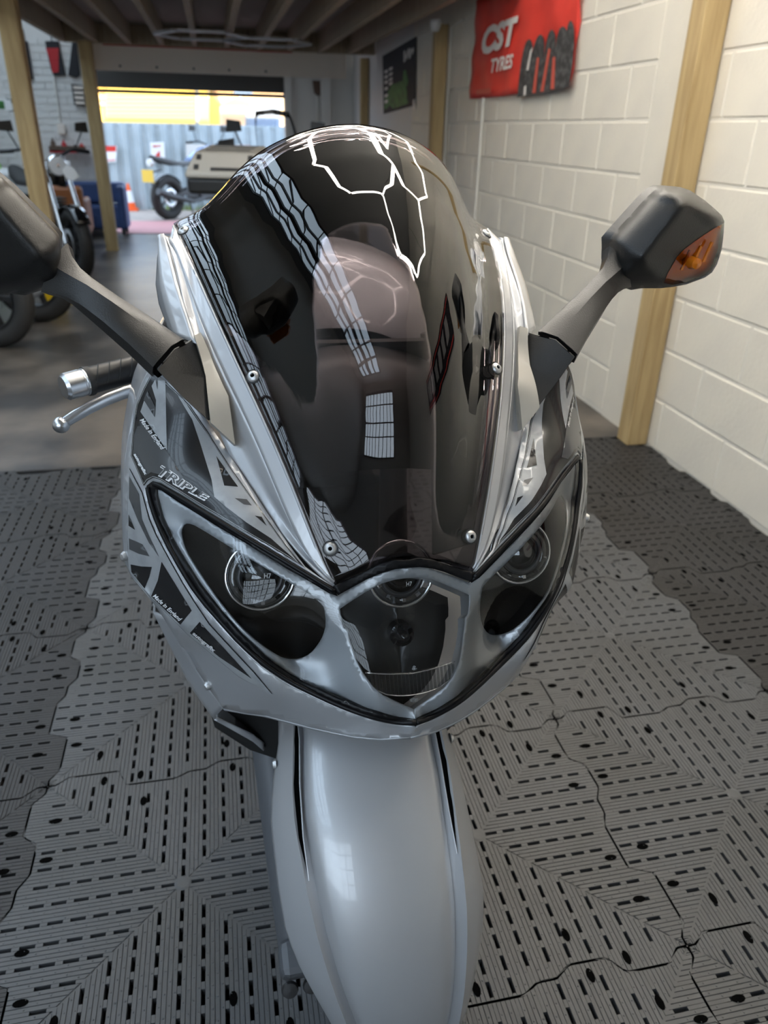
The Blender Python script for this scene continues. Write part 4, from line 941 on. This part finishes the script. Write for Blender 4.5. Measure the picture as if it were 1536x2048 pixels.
# ---------------------------------------------------------------- cockpit, tank, seat
mb = MB(); N = 24
def arcrow(y, z, w, h, p=2.2): return [(-w * math.cos(math.pi * k / N), y, z + h * max(math.sin(math.pi * k / N), 0) ** (1 / p * 1.4)) for k in range(N + 1)]
mb.rings([arcrow(-.17, .86, .13, .05), arcrow(-.12, .87, .15, .09), arcrow(-.05, .88, .165, .125), arcrow(.02, .88, .165, .135), arcrow(.06, .86, .16, .11)], False, False); mb.build('instrument_cowl', 'black_plastic', bike, 60)
mb = MB(); mb.box((0, .03, .97), (.24, .02, .10)); mb.build('instrument_panel', 'dark_void', bike, bevel=.01)
mb = MB(); mirrored(mb, [(-.19, .06, 1.10), (-.14, -.16, .98), (-.09, -.28, .86), (-.07, -.20, .80), (-.11, -.05, .86), (-.16, .12, .98)], [(0, 1, 2, 3, 4, 5)]); mb.build('inner_fairing', 'black_plastic', bike, solid=.004)
mb = MB(); rows = []
for y, z, w, h in ((.14, .92, .13, .09), (.19, .90, .19, .18), (.27, .88, .225, .225), (.38, .87, .235, .245), (.50, .85, .21, .225), (.62, .82, .14, .15), (.70, .80, .07, .09)): rows.append(arcrow(y, z, w, h, 2.4))
mb.rings(rows, False, False); tk = mb.build('fuel_tank', 'silver', bike, 180)
mb = MB(); mb.lathe([(.0, .010), (.045, .010), (.05, .006), (.052, 0)], (-.01, .42, 1.112), (0, .05, 1), 28); fc = mb.build('filler_cap', 'silver_matt', tk, 40)
mb = MB(); mb.torus((-.01, .42, 1.117), (0, .05, 1), .060, .004, 36, 8); mb.build('filler_ring', 'chrome', tk, 180)
mb = MB(); mb.rings([arcrow(.62, .78, .13, .06), arcrow(.80, .76, .17, .07), arcrow(1.0, .78, .16, .08), arcrow(1.25, .86, .13, .09), arcrow(1.45, .90, .09, .06)], True, False); mb.build('seat', 'rubber', bike, 60)
mb = MB(); mb.rings([arcrow(.95, .70, .17, .10), arcrow(1.3, .78, .14, .10), arcrow(1.6, .86, .06, .06)], True, False); mb.build('tail', 'silver', bike, 60)
mb = MB(); mb.box((0, .45, .50), (.26, .45, .42)); mb.build('engine', 'dark_metal', bike, bevel=.03)
# ---------------------------------------------------------------- front wheel, fork, mudguard (steered a little)
STEER = math.radians(-4.0); AXD = Vector((0, -.407, -.914)).normalized(); A0_ = Vector((0, .025, .55))
RS = Matrix.Rotation(STEER, 4, -AXD); MS = Matrix.Translation(A0_) @ RS @ Matrix.Translation(-A0_)
fw = empty('front_end', (0, 0, 0), 0, bike); fw.matrix_local = Matrix.Identity(4)
XO = -.03
AX = (-.0, -.13, .30)
mb = MB(); mb.torus(AX, (1, 0, 0), .243, .058, 48, 14); mb.build('tyre', 'tyre', fw, 180)
mb = MB(); mb.lathe([(.205, -.045), (.190, -.04), (.18, 0), (.190, .04), (.205, .045)], AX, (1, 0, 0), 40, False); mb.build('rim', 'dark_metal', fw, 60)
for k in range(3):
    t = 2 * math.pi * k / 3; d = Vector((0, math.cos(t), math.sin(t))); mb = MB(); mb.bar(Vector(AX) + d * .02, Vector(AX) + d * .19, .035, .05, (1, 0, 0)); mb.build('spoke', 'dark_metal', fw)
for s_ in (1, -1):
    mb = MB(); mb.torus((s_ * .075, AX[1], AX[2]), (1, 0, 0), .135, .022, 36, 6, .1); mb.build('brake_disc', 'brushed', fw, 60)
    mb = MB(); mb.tube([(XO + s_ * .092, -.268, .135), (XO + s_ * .100, -.20, .245), (XO + s_ * .108, -.10, .41), (XO + s_ * .108, .0, .57), (XO * .3 + s_ * .106, .11, .80)], [.026, .026, .027, .026, .022], 18); mb.build('fork_leg', 'fork', fw, 60)
    mb = MB(); mb.box((XO + s_ * .092, -.270, .145), (.056, .05, .09), Matrix.Rotation(.5, 3, 'X')); mb.build('axle_clamp', 'fork', fw, bevel=.012)
    cp = Vector((XO + s_ * .092, -.285, .135))
    for k in (-1, 1):
        mb = MB(); mb.lathe([(0, .006), (.011, .005), (.013, 0)], cp + Vector((.016 * k, -.016, -.012)), (0, -.8, .5), 14); mb.build('clamp_bolt', 'dark_metal', fw, 40)
# mudguard: lofted around the wheel axis
FN = 40; FM = 32
def fend(phi):  # angle from straight up towards the front; returns half-section (x, r)
    q = phi
    we = float(np.interp(q, [-60, 0, 24, 32, 40, 56, 65, 72, 80, 88, 96, 108, 122], [.10, .105, .109, .116, .1216, .123, .1228, .116, .104, .092, .081, .06, .022]))
    wr = float(np.interp(q, [-60, 0, 24, 32, 40, 56, 65, 72, 80, 88, 96, 108, 122], [.085, .090, .093, .096, .099, .094, .090, .0845, .077, .069, .062, .046, .016]))
    rc = float(np.interp(q, [-60, 0, 40, 80, 100, 122], [.345, .352, .360, .366, .365, .352]))
    ro = float(np.interp(q, [-60, 0, 40, 80, 122], [-.066, -.058, -.050, -.040, -.012])); rr = float(np.interp(q, [-60, 0, 40, 80, 122], [-.024, -.020, -.018, -.014, -.005]))
    return [(0, rc), (wr * .30, rc - .0012), (wr * .55, rc - .005), (wr * .74, rc - .0105), (wr * .82, rc - .017), (wr * .875, rc + rr - .010), (wr * .94, rc + rr - .006), (wr, rc + rr + .002), (wr + (we - wr) * .5, rc + (rr + ro) / 2 + .002), (we, rc + ro), (we + .002, rc + ro - .006)]
def xo(q): return float(np.interp(q, [-60, 10, 24, 34, 44, 56, 66, 76, 88, 98, 122], [-.02, -.022, -.026, -.031, -.034, -.031, -.0265, -.0215, -.014, -.008, -.002]))
rows = []
for i in range(FN + 1):
    phi = -55 + 177 * i / FN; H = fend(phi); t = math.radians(phi); dy, dz = -math.sin(t), math.cos(t)
    full_ = [(-x, r) for x, r in H[::-1]] + H[1:]
    rows.append([(x + xo(phi), AX[1] + dy * r, AX[2] + dz * r) for x, r in full_])
mb = MB(); mb.rings(rows, False, False); md_ = mb.build('mudguard', 'silver', fw, 28, solid=.003); md_['label'] = 'silver front mudguard with raised side ridges'
for s_ in (1, -1):
    P = []
    for q, w_ in ((20, .0), (27, .0035), (36, .0045), (46, .003), (54, .0)):
        H = fend(q); t = math.radians(q); P.append((q, w_))
    top, bot = [], []
    for q, w_ in P:
        H = fend(q); t = math.radians(q); x, r = H[7]; x2, r2 = H[5]
        cx, cr = x * .62 + x2 * .38, r * .62 + r2 * .38 + .0022
        for L, sg in ((top, 1), (bot, -1)): L.append((xo(q) + s_ * (cx + sg * w_ * .9), AX[1] - math.sin(t) * (cr + sg * .0004), AX[2] + math.cos(t) * (cr + sg * .0004)))
    mb = MB(); n = len(top); mb.add(top + bot, [(i, i + 1, n + i + 1, n + i) for i in range(n - 1)]); mb.build('vent_slot', 'under', fw)
    mb = MB(); mb.tube(bot, .0010, 6); mb.build('vent_lip', 'silver', fw, 60)
    q = 30; t = math.radians(q); H = fend(q); mb = MB(); x, r = H[9]
    mb.lathe([(0, .005), (.005, .004), (.007, 0)], (xo(q) + s_ * (x + .001), AX[1] - math.sin(t) * (r - .002), AX[2] + math.cos(t) * (r - .002)), (s_, 0, 0), 14); mb.build('mudguard_bolt', 'screw', fw, 40)
# rear wheel and stand
RX = (0, 1.33, .31)
mb = MB(); mb.torus(RX, (1, 0, 0), .235, .078, 40, 12); mb.build('rear_tyre', 'tyre', bike, 180)
mb = MB(); mb.lathe([(.19, -.06), (.17, 0), (.19, .06)], RX, (1, 0, 0), 32, False); mb.build('rear_rim', 'dark_metal', bike, 60)
mb = MB(); mb.bar((.09, .55, .42), (.09, 1.33, .31), .05, .08); mb.build('swingarm', 'dark_metal', bike)
mb = MB(); mb.tube([(.14, .62, .30), (.26, .66, .01)], .012, 8); mb.box((.265, .665, .008), (.06, .05, .012)); mb.build('side_stand', 'dark_metal', bike, 60)
# ================================================================ outside
box('ground', (-14, FY + .15, -.12), (14, 30, -.02), 'tarmac', kind='structure', label='pale tarmac yard outside the door')
box('door_threshold', (OX0 + .01, 10.02, -.018), (OX1 - .01, 11.5, -.011), 'pink_mat', label='faded red ribbed strip across the doorway threshold', cat='mat')
fe = empty('metal_fence', (-1.5, 13.35, -.02)); tag(fe, 'pale blue corrugated steel fence across the yard', 'fence')
pm = MB(); vs = []; n = 24
for k in range(n + 1):
    x = -.42 + .84 * k / n; y = .025 * (1 if (k % 6) < 3 else -1); vs += [(x, y, 0), (x, y, 1.32)]
pm.add(vs, [(2 * k, 2 * k + 2, 2 * k + 3, 2 * k + 1) for k in range(n)]); pm = pm.mesh('panel', 'fence_steel')
for k in range(9): objm('panel', pm, fe, (-3.2 + .84 * k, 0, 0))
box('cap_rail', (0, 0, 0), (7.6, .05, .03), 'fence_steel', fe).location = (.15, .04, 1.30)
wd_ = MB()
for k in range(160):
    x = random.uniform(.0, 2.2); y = random.uniform(-.14, -.05); h_ = random.uniform(.03, .12); a = random.uniform(0, 3.1); wd_.add([(x - .02 * math.cos(a), y - .02 * math.sin(a), 0), (x + .02 * math.cos(a), y + .02 * math.sin(a), 0), (x + random.uniform(-.03, .03), y, h_)], [(0, 1, 2)])
o = wd_.build('weeds', 'weeds'); o.location = (-1.5, 13.35, -.02); tag(o, 'low weeds growing along the foot of the fence', 'weeds', kind='stuff')
# sunlit buildings behind
BYY = 17.5
def bpx(name, pts, m, root, d=.3, Y=BYY):
    mb = MB(); mb.prism([onY(u, v, Y) - Vector(root.location) for u, v in pts], (0, d, 0)); return mb.build(name, m, root)
bd = empty('warehouse', (-2, BYY, -.02)); tag(bd, 'sunlit yellow clad warehouse beyond the fence', 'building')
bpx('wall', [(214, 388), (392, 388), (388, 120), (208, 120)], 'yellow_clad', bd, 3)
bpx('wall', [(400, 388), (418, 388), (416, 120), (397, 120)], 'yellow_clad', bd, 3); bpx('pillar', [(392, 388), (400, 388), (397, 120), (388, 120)], 'blue_grey_clad', bd, 3, BYY + .1)
bpx('wall', [(150, 388), (212, 388), (207, 120), (145, 120)], 'yellow_clad', bd, 3, BYY + .2)
for k in range(8): bpx('cladding_line', [(214, 246 - 8 * k), (391, 247 - 8 * k), (391, 246.4 - 8 * k), (214, 245.4 - 8 * k)], 'plate_yellow', bd, .02, BYY - .02)
for v in (212, 199, 186): bpx('window', [(196, v - 9), (209, v - 9), (210, v), (197, v)], 'peach_clad', bd, .03, BYY + .15)
b2 = empty('gabled_shed', (.2, BYY - .4, -.02)); tag(b2, 'peach corrugated shed behind the right end of the fence', 'building')
bpx('wall', [(441, 390), (492, 390), (490, 212), (440, 212)], 'peach_clad', b2, 2, BYY - .4)
for k in range(10): bpx('rib', [(444 + 5 * k, 298), (445.5 + 5 * k, 298), (445.5 + 5 * k, 214), (444 + 5 * k, 214)], 'peach_clad', b2, .03, BYY - .43)
b3 = empty('gabled_warehouse', (1.0, BYY + 3.4, -.02)); tag(b3, 'yellow gabled warehouse end seen under the shutter', 'building')
bpx('wall', [(418, 376), (500, 376), (500, 203), (470, 196), (440, 210), (425, 190), (418, 120)], 'yellow_clad', b3, .4, BYY + 3.4)
bpx('wall', [(418, 375), (700, 375), (700, 150), (505, 186), (480, 196), (440, 160), (418, 120)], 'peach_clad', b3, 2, BYY + 3.9)
b4 = empty('container', (1.6, BYY - .2, -.02)); tag(b4, 'blue grey container behind the fence', 'container')
bpx('side', [(492, 389), (560, 389), (560, 214), (490, 214)], 'blue_grey_clad', b4, 2, BYY - .2)
for k in range(9): bpx('rib', [(496 + 7 * k, 298), (499 + 7 * k, 298), (499 + 7 * k, 217), (496 + 7 * k, 217)], 'blue_grey_clad', b4, .04, BYY - .24)
ob = box('low_building', (-14, 24.5, -.02), (14, 28, 2.0), 'peach_clad', label='long pale building at the back of the yard', cat='building')
# signs and things along the fence
def fsign(name, pts, m, label, cat, Y=13.3):
    c = np.mean([onY(u, v, Y) for u, v in pts], axis=0); r = empty(name, tuple(c)); tag(r, label, cat)
    mb = MB(); mb.prism([onY(u, v, Y) - Vector(c) for u, v in pts], (0, .012, 0)); mb.build('board', m, r); return r
def ftext(root, txt, o, xv, yv, m, Y, shear=0, bold=0):
    v, f = text_mesh(txt, 1, shear, bold); mb = MB(); mb.add([onY(o[0] + a * xv[0] + b * yv[0], o[1] + a * xv[1] + b * yv[1], Y) - Vector(root.location) for a, b in v], f); mb.build('lettering', m, root)
s_ = fsign('yard_sign', [(303, 326), (331, 325), (328, 284), (300, 285)], 'sign_white', 'white sign with a red number four on the fence', 'sign', 13.29)
ftext(s_, 'MOT', (306, 295), (16, 0), (0, -5), 'sign_red', 13.285, 0, .03); ftext(s_, '4', (311, 317), (10, 0), (-1, -15), 'sign_red', 13.285, .2, .05)
s_ = fsign('yard_sign', [(208, 325), (232, 324), (234, 292), (206, 292)], 'sign_white', 'red and white sign on the fence behind the left post', 'sign', 13.29)
for pl in ([(208, 303), (232, 303), (232, 292), (206, 292)], [(210, 322), (230, 321), (231, 319), (210, 320)]):
    mb = MB(); mb.prism([onY(u, v, 13.285) - Vector(s_.location) for u, v in pl], (0, .003, 0)); mb.build('red_band', 'sign_red', s_)
s_ = fsign('yard_banner', [(372, 335), (500, 335), (500, 290), (372, 288)], 'white_paint', 'pale banner with a red top stripe on the fence behind the top box', 'banner', 13.28)
mb = MB(); mb.prism([onY(u, v, 13.27) - Vector(s_.location) for u, v in [(412, 299), (500, 299), (500, 291), (412, 291)]], (0, .004, 0)); mb.build('red_band', 'sign_red', s_)
c = empty('traffic_cone', tuple(onZ(262, 421, -.02))); tag(c, 'orange traffic cone with white band in front of the fence', 'cone')
mb = MB(); mb.box((0, 0, .015), (.24, .24, .03)); mb.build('base', 'cone_orange', c)
for nm, m, r0, z0, r1, z1 in (('cone', 'cone_orange', .095, .03, .075, .13), ('band', 'sign_white', .075, .13, .042, .31), ('cone_top', 'cone_orange', .042, .31, .018, .42)):
    mb = MB(); mb.lathe([(r0, z0), (r1, z1)], (0, 0, 0), (0, 0, 1), 18); mb.build(nm, m, c, 60)

# ================================================================ other motorcycles
def bgbike(loc, yaw, label, tank='black_gloss', plate=False, topbox=False, screen=False, sx=1.0, tagcard=False, chrome=False, shroud=None, seatm='rubber'):
    r = empty('motorcycle', loc, yaw); tag(r, label, 'motorcycle', 'parked motorcycles')
    for nm, y in (('front_tyre', 1.42), ('rear_tyre', 0.0)):
        mb = MB(); mb.torus((0, y, .31), (1, 0, 0), .25, .062 if y > 1 else .075, 36, 10); t = mb.build(nm, 'tyre', r, 180)
        mb = MB(); mb.lathe([(.20, -.045), (.185, -.03), (.18, 0), (.185, .03), (.20, .045)], (0, y, .31), (1, 0, 0), 28, False); mb.build('rim', 'dark_metal', t, 60)
        for k in range(5):
            a = 2 * math.pi * k / 5; mb = MB(); mb.bar((0, y, .31), (0, y + .19 * math.cos(a), .31 + .19 * math.sin(a)), .03, .03); mb.build('spoke', 'dark_metal', t)
        mb = MB(); mb.torus((.07, y, .31), (1, 0, 0), .11, .02, 24, 6, .1); mb.build('brake_disc', 'brushed', t, 60)
        mb = MB(); rows = []
        for k in range(9):
            a = math.radians(-55 + 110 * k / 8); rows.append([(x, y + (.335 - abs(x) * .25) * math.sin(a), .31 + (.335 - abs(x) * .25) * math.cos(a)) for x in (-.07, -.035, 0, .035, .07)])
        mb.rings(rows, False, False); mb.build('mudguard', tank if y > 1 else 'black_gloss', r, 60, solid=.004)
    for s in (1, -1):
        mb = MB(); mb.tube([(s * .10, 1.42, .31), (s * .10, 1.30, .58), (s * .09, 1.08, 1.02)], [.026, .024, .02], 10); mb.build('fork_leg', 'chrome' if chrome else 'dark_metal', r, 60)
        mb = MB(); mb.tube([(s * .09, 1.06, 1.03), (s * .22, 1.02, 1.08), (s * .38, .93, 1.06)], .013, 8); mb.build('handlebar', 'dark_metal', r, 60)
        mb = MB(); mb.tube([(s * .28, .95, 1.065), (s * .40, .92, 1.055)], .019, 10); mb.build('grip', 'rubber', r, 60)
        mb = MB(); mb.tube([(s * .25, 1.0, 1.08), (s * .33, 1.02, 1.24)], .006, 6); mb.prism([(s * .33 - .06, 1.02, 1.22), (s * .33 + .06, 1.02, 1.23), (s * .33 + .05, 1.02, 1.30), (s * .33 - .05, 1.02, 1.31)], (0, -.03, 0)); mb.build('mirror', 'black_plastic', r, 40)
    mb = MB(); mb.box((0, .78, .42), (.30, .42, .36)); mb.build('engine', 'dark_metal', r, bevel=.04)
    for k in range(4):
        mb = MB(); mb.box((0, .80, .56 + .03 * k), (.26, .22, .012)); mb.build('cooling_fin', 'dark_metal', r)
    def arc(y, z, w_, h_): return [(-w_ * math.cos(math.pi * k / 12), y, z + h_ * max(math.sin(math.pi * k / 12), 0) ** .7) for k in range(13)]
    mb = MB(); mb.rings([arc(.52, .76, .10, .10), arc(.66, .74, .15, .20), arc(.85, .74, .17, .24), arc(1.0, .78, .12, .20)], True, False); mb.build('fuel_tank', tank, r, 60)
    mb = MB(); mb.rings([arc(.55, .74, .12, .07), arc(.25, .74, .14, .07), arc(-.05, .79, .11, .08), arc(-.25, .84, .06, .06)], True, False); mb.build('seat', seatm, r, 60)
    mb = MB(); mb.tube([(.12, .85, .30), (.15, .4, .24), (.17, -.1, .34), (.17, -.35, .42)], [.025, .03, .05, .05], 12); mb.build('exhaust', 'chrome' if chrome else 'dark_metal', r, 60)
    mb = MB(); mb.bar((.08, .5, .40), (.08, 0, .31), .03, .06); mb.bar((-.08, .5, .40), (-.08, 0, .31), .03, .06); mb.build('swingarm', 'dark_metal', r)
    mb = MB(); mb.lathe([(0, .05), (.07, .045), (.09, .02), (.085, -.05), (.04, -.10)], (0, 1.18, .95), (0, 1, 0), 20); h = mb.build('headlight', 'chrome' if chrome else 'black_plastic', r, 60)
    mb = MB(); mb.lathe([(0, .0), (.078, 0)], (0, 1.229, .95), (0, 1, 0), 20, False); mb.build('lamp_glass', 'white_plastic', h)
    mb = MB(); mb.tube([(.06, .35, .36), (.24, .30, -.0)], .011, 8); mb.build('side_stand', 'dark_metal', r, 60)
    if plate:
        mb = MB(); mb.box((0, -.36, .62), (.23, .008, .17)); mb.build('number_plate', 'plate_yellow', r); mb = MB(); mb.lathe([(0, .02), (.05, .015), (.055, -.03)], (0, -.30, .80), (0, -1, 0), 16); mb.build('tail_lamp', 'white_plastic', r, 60)
        mb = MB(); mb.bar((0, -.1, .70), (0, -.35, .66), .06, .02); mb.build('plate_bracket', 'black_plastic', r)
    if shroud:
        mb = MB(); mb.rings([arc(.86, .88, .17, .12), arc(1.05, .88, .18, .16), arc(1.2, .90, .13, .12), arc(1.32, .90, .05, .05)], True, False); mb.build('cowl', shroud, r, 60)
    if screen:
        mb = MB(); rows = []
        for k in range(6):
            z = 1.06 + .065 * k; y = 1.16 - .045 * k; w_ = .19 - .002 * k * k; rows.append([(w_ * math.sin(a), y + .06 * (math.cos(a) - 1), z - (.02 * abs(math.sin(a)) if k == 5 else 0)) for a in [math.radians(-65 + 130 * j / 8) for j in range(9)]])
        mb.rings(rows, False, False); mb.build('windscreen', 'clear_glass', r, 180, solid=.004)
        for s in (1, -1):
            mb = MB(); mb.prism([(s * .33, .98, 1.02), (s * .45, .96, 1.04), (s * .46, 1.0, 1.16), (s * .34, 1.02, 1.18)], (0, .02, 0)); mb.build('hand_guard', 'red_paint' if s > 0 else 'black_plastic', r)
    if topbox:
        b = empty('top_box', (0, -.28, .885), 0, r)
        mb = MB(); mb.box((0, 0, .045), (.47, .40, .09)); mb.build('tray', 'black_plastic', b, bevel=.02)
        mb = MB(); mb.rings([[(-.24, -.21, .09), (.24, -.21, .09), (.24, .21, .09), (-.24, .21, .09)], [(-.24, -.21, .115), (.24, -.21, .115), (.24, .21, .13), (-.24, .21, .13)], [(-.19, -.13, .235), (.19, -.13, .235), (.18, .17, .27), (-.18, .17, .27)]]); mb.build('lid', 'box_grey', b, bevel=.01)
        for (x, t_, w_, h_) in ((-.17, .3, .03, .03), (-.16, .75, .03, .03), (.03, .22, .22, .018), (.17, .3, .03, .03), (.16, .75, .03, .03)):
            mb = MB(); mb.box((x, -.21 + .08 * t_, .115 + .12 * t_), (w_, .012, h_), Matrix.Rotation(-.58, 3, 'X')); mb.build('latch', 'black_plastic', b)
        for y in (-.06, .04, .12): mb = MB(); mb.box((.0, y, .2505 + (y) * .1167), (.28, .012, .008)); mb.build('lid_rib', 'dark_metal', b)
        mb = MB(); mb.box((0, .05, -.03), (.2, .3, .03)); mb.bar((0, .3, -.04), (0, -.1, -.03), .12, .02); mb.build('carrier', 'dark_metal', b)
    if tagcard:
        bpy.context.view_layer.update(); iv = r.matrix_world.inverted()
        mb = MB(); mb.prism([iv @ onY(140 + 15 * math.cos(a) * (1 + .25 * math.sin(2 * a)), 346 + 15 * math.sin(a) * (1 + .2 * math.sin(2 * a)), 6.55) for a in [math.pi / 8 + k * math.pi / 4 for k in range(8)]], iv.to_3x3() @ Vector((0, .004, 0))); mb.build('price_tag', 'sign_white', r)
    if False:
        mb = MB(); mb.prism([(-.05 + .06 * math.cos(a) + .36, .86, .93 + .09 * math.sin(a)) for a in [math.pi / 8 + k * math.pi / 4 for k in range(8)]], (.0, .004, 0)); mb.build('price_tag', 'sign_white', r)
    return r
bgbike((-.235, 4.55, .022), math.radians(-17), 'grey topped touring motorcycle with luggage box facing away', 'red_paint', False, True, True, shroud='box_grey')
bgbike((-1.15, 11.85, -.02), math.radians(-42), 'blue motorcycle with yellow plate parked by the fence', 'blue_paint', True, shroud='blue_paint')
bgbike((-2.36, 7.98, -.018), math.radians(-153), 'black motorcycle with chrome fork behind the nearest left post', 'black_gloss', chrome=True, tagcard=True)
bgbike((-3.20, 4.75, -.018), math.radians(-112), 'black motorcycle whose front wheel shows below the left mirror', 'black_gloss')
bgbike((-3.10, 5.35, -.018), math.radians(-108), 'dark motorcycle second in the row below the left mirror', 'dark_metal')
bgbike((-2.35, 9.35, -.018), math.radians(92), 'white and green motorcycle behind the tan chair', 'green_plastic', shroud='white_plastic', seatm='white_plastic')

# ================================================================ furniture and small things at the far end
def W(pts, Y): return [onY(u, v, Y) for u, v in pts]
sf = empty('sofa', (-1.98, 9.98, -.010)); tag(sf, 'dark blue upholstered sofa behind the timber post', 'sofa')
mb = MB(); mb.box((0, 0, .22), (.80, .40, .28)); mb.build('seat_base', 'sofa_blue', sf, bevel=.03)
mb = MB(); mb.box((0, .08, .50), (.80, .24, .24)); mb.build('back_cushion', 'sofa_blue', sf, bevel=.03)
mb = MB(); mb.box((.36, .0, .33), (.10, .42, .52)); mb.build('arm', 'sofa_blue', sf, bevel=.03)
for sx in (-.35, .35):
    for sy in (-.16, .16): mb = MB(); mb.box((sx, sy, .045), (.05, .05, .09)); mb.build('leg', 'dark_metal', sf)
ch = empty('tub_chair', (-2.12, 8.70, -.018)); tag(ch, 'tan leather tub chair left of the blue sofa', 'chair')
mb = MB(); mb.box((0, 0, .25), (.48, .45, .24)); mb.build('seat', 'tan_leather', ch, bevel=.04)
mb = MB(); mb.box((0, -.20, .42), (.50, .10, .52)); mb.build('backrest', 'tan_leather', ch, bevel=.04)
for s in (1, -1): mb = MB(); mb.box((s * .22, .03, .36), (.08, .42, .36)); mb.build('arm', 'tan_leather', ch, bevel=.03)
for sx in (-.19, .19):
    for sy in (-.18, .18): mb = MB(); mb.tube([(sx, sy, 0), (sx, sy, .14)], .018, 8); mb.build('leg', 'timber', ch, 60)
# garments hanging from the mezzanine edge / far wall
def garment(pts, m, panel, pm_, Y, label):
    c = onY(*pts[0], Y); r = empty('hanging_garment', tuple(c)); tag(r, label, 'garment', 'garments hanging on the far wall')
    mb = MB(); mb.prism([p - c for p in W(pts, Y)], (0, .05, 0)); mb.build('body', m, r, bevel=.008)
    if panel: mb = MB(); mb.prism([p - c for p in W(panel, Y - .008)], (0, .012, 0)); mb.build('panel', pm_, r)
    mb = MB(); p = W([((pts[0][0] + pts[1][0]) / 2, pts[0][1])], Y)[0] - c; mb.tube([p + Vector((0, .02, 0)), p + Vector((0, .02, .12))], .006, 6); mb.build('hanger', 'dark_metal', r)
garment([(44, 82), (54, 82), (62, 130), (66, 158), (60, 160), (50, 158), (44, 120)], 'black_cloth', [(46, 106), (53, 107), (60, 148), (52, 152)], 'hi_vis', 10.235, 'black and yellow garment hanging behind the near left post')
garment([(89, 82), (117, 82), (122, 110), (131, 150), (107, 151), (102, 140), (95, 110)], 'black_cloth', [(91, 96), (117, 96), (117, 144), (105, 146), (98, 115)], 'red_fabric', 10.235, 'black garment with a red panel hanging on the white brick wall')
garment([(144, 84), (152, 82), (160, 150), (152, 156), (136, 151), (140, 118)], 'black_cloth', None, None, 10.235, 'plain dark garment hanging beside the far left post')
vt = empty('wall_rack', tuple(onY(150, 212, 10.2))); tag(vt, 'black rack with four pale rows on the white brick wall', 'rack')
mb = MB(); mb.prism([p - vt.location for p in W([(142, 168), (165, 170), (169, 214), (148, 210)], 10.22)], (0, .03, 0)); mb.build('frame', 'vent_dark', vt)
for k in range(4):
    v0 = 172 + 10 * k; mb = MB(); mb.prism([p - vt.location for p in W([(146 + k * 1.4, v0), (165 + k, v0 + 1), (166 + k, v0 + 7), (147 + k * 1.4, v0 + 6)], 10.2)], (0, .01, 0)); mb.build('row', 'fascia', vt)
cable('conduit', [onY(107, 150, 10.26), onY(121, 250, 10.26)], .012, 'pipe_white', 'thin pale pipe on the white brick wall below the red garment', 'pipe')
s_ = empty('wall_socket', tuple(onY(123, 258, 10.24))); tag(s_, 'small pale switch box at the foot of the wall pipe', 'switch')
mb = MB(); mb.box((0, 0, 0), (.09, .05, .12)); mb.build('cover', 'fascia', s_, bevel=.01)
sh_ = empty('wall_shelf', tuple(onY(137, 303, 10.1))); tag(sh_, 'dark red shelf with small clutter on the white brick wall', 'shelf')
mb = MB(); mb.box((0, .05, 0), (.44, .2, .03)); mb.build('board', 'red_fabric', sh_); mb = MB(); mb.box((0, -.04, .03), (.44, .02, .06)); mb.build('lip', 'brown_box', sh_)
for k, (dx, h_, m) in enumerate(((-.18, .13, 'brown_box'), (-.05, .11, 'red_fabric'), (.08, .06, 'dark_metal'), (.16, .08, 'sign_red'))):
    p = sh_.location; o = empty('bottle', (p.x + dx, p.y + .05, p.z + .017)); tag(o, ['brown bottle at the left end of the red shelf', 'red can next to the brown bottle on the shelf', 'dark pot on the right half of the shelf', 'red pot at the right end of the shelf'][k], 'bottle', 'clutter on the red shelf')
    mb = MB(); mb.lathe([(.0, 0), (.03, 0), (.03, h_ * .65), (.012, h_ * .8), (.012, h_), (0, h_)], (0, 0, 0), (0, 0, 1), 12); mb.build('body', m, o, 50)
yb = empty('yellow_broom', (-2.55, 10.12, -.018)); tag(yb, 'yellow handled tool leaning by the white wall', 'tool')
mb = MB(); mb.tube([(0, 0, .02), (-.08, .12, 1.0)], .018, 8); mb.build('handle', 'yellow_plastic', yb, 60); mb = MB(); mb.box((0, 0, .03), (.2, .05, .06)); mb.build('head', 'dark_metal', yb)
# dark shelving with exit sign at the far left
ds = empty('shelving', (-3.75, 8.45, -.018)); tag(ds, 'dark shelving unit at the left edge behind the post', 'shelving')
for k in range(4): mb = MB(); mb.box((0, 0, .25 + .42 * k), (1.3, .4, .03)); mb.build('shelf', 'dark_metal', ds)
mb = MB(); mb.box((0, .2, .8), (1.3, .02, 1.55)); mb.build('back_panel', 'black_cloth', ds)
for sx in (-.63, .63):
    for sy in (-.18, .18): mb = MB(); mb.box((sx, sy, .8), (.04, .04, 1.6)); mb.build('upright', 'dark_metal', ds)
ex = empty('exit_sign', tuple(onY(4, 210, 10.278))); tag(ex, 'small green and white sign at the left frame edge', 'sign')
mb = MB(); mb.box((0, 0, 0), (.22, .012, .12)); mb.build('board', 'sign_white', ex); mb = MB(); mb.box((-.02, -.008, 0), (.10, .004, .09)); mb.build('symbol', 'print_green', ex)
mb = MB(); mb.box((0, .009, 0), (.24, .008, .14)); mb.build('backing', 'dark_metal', ex)
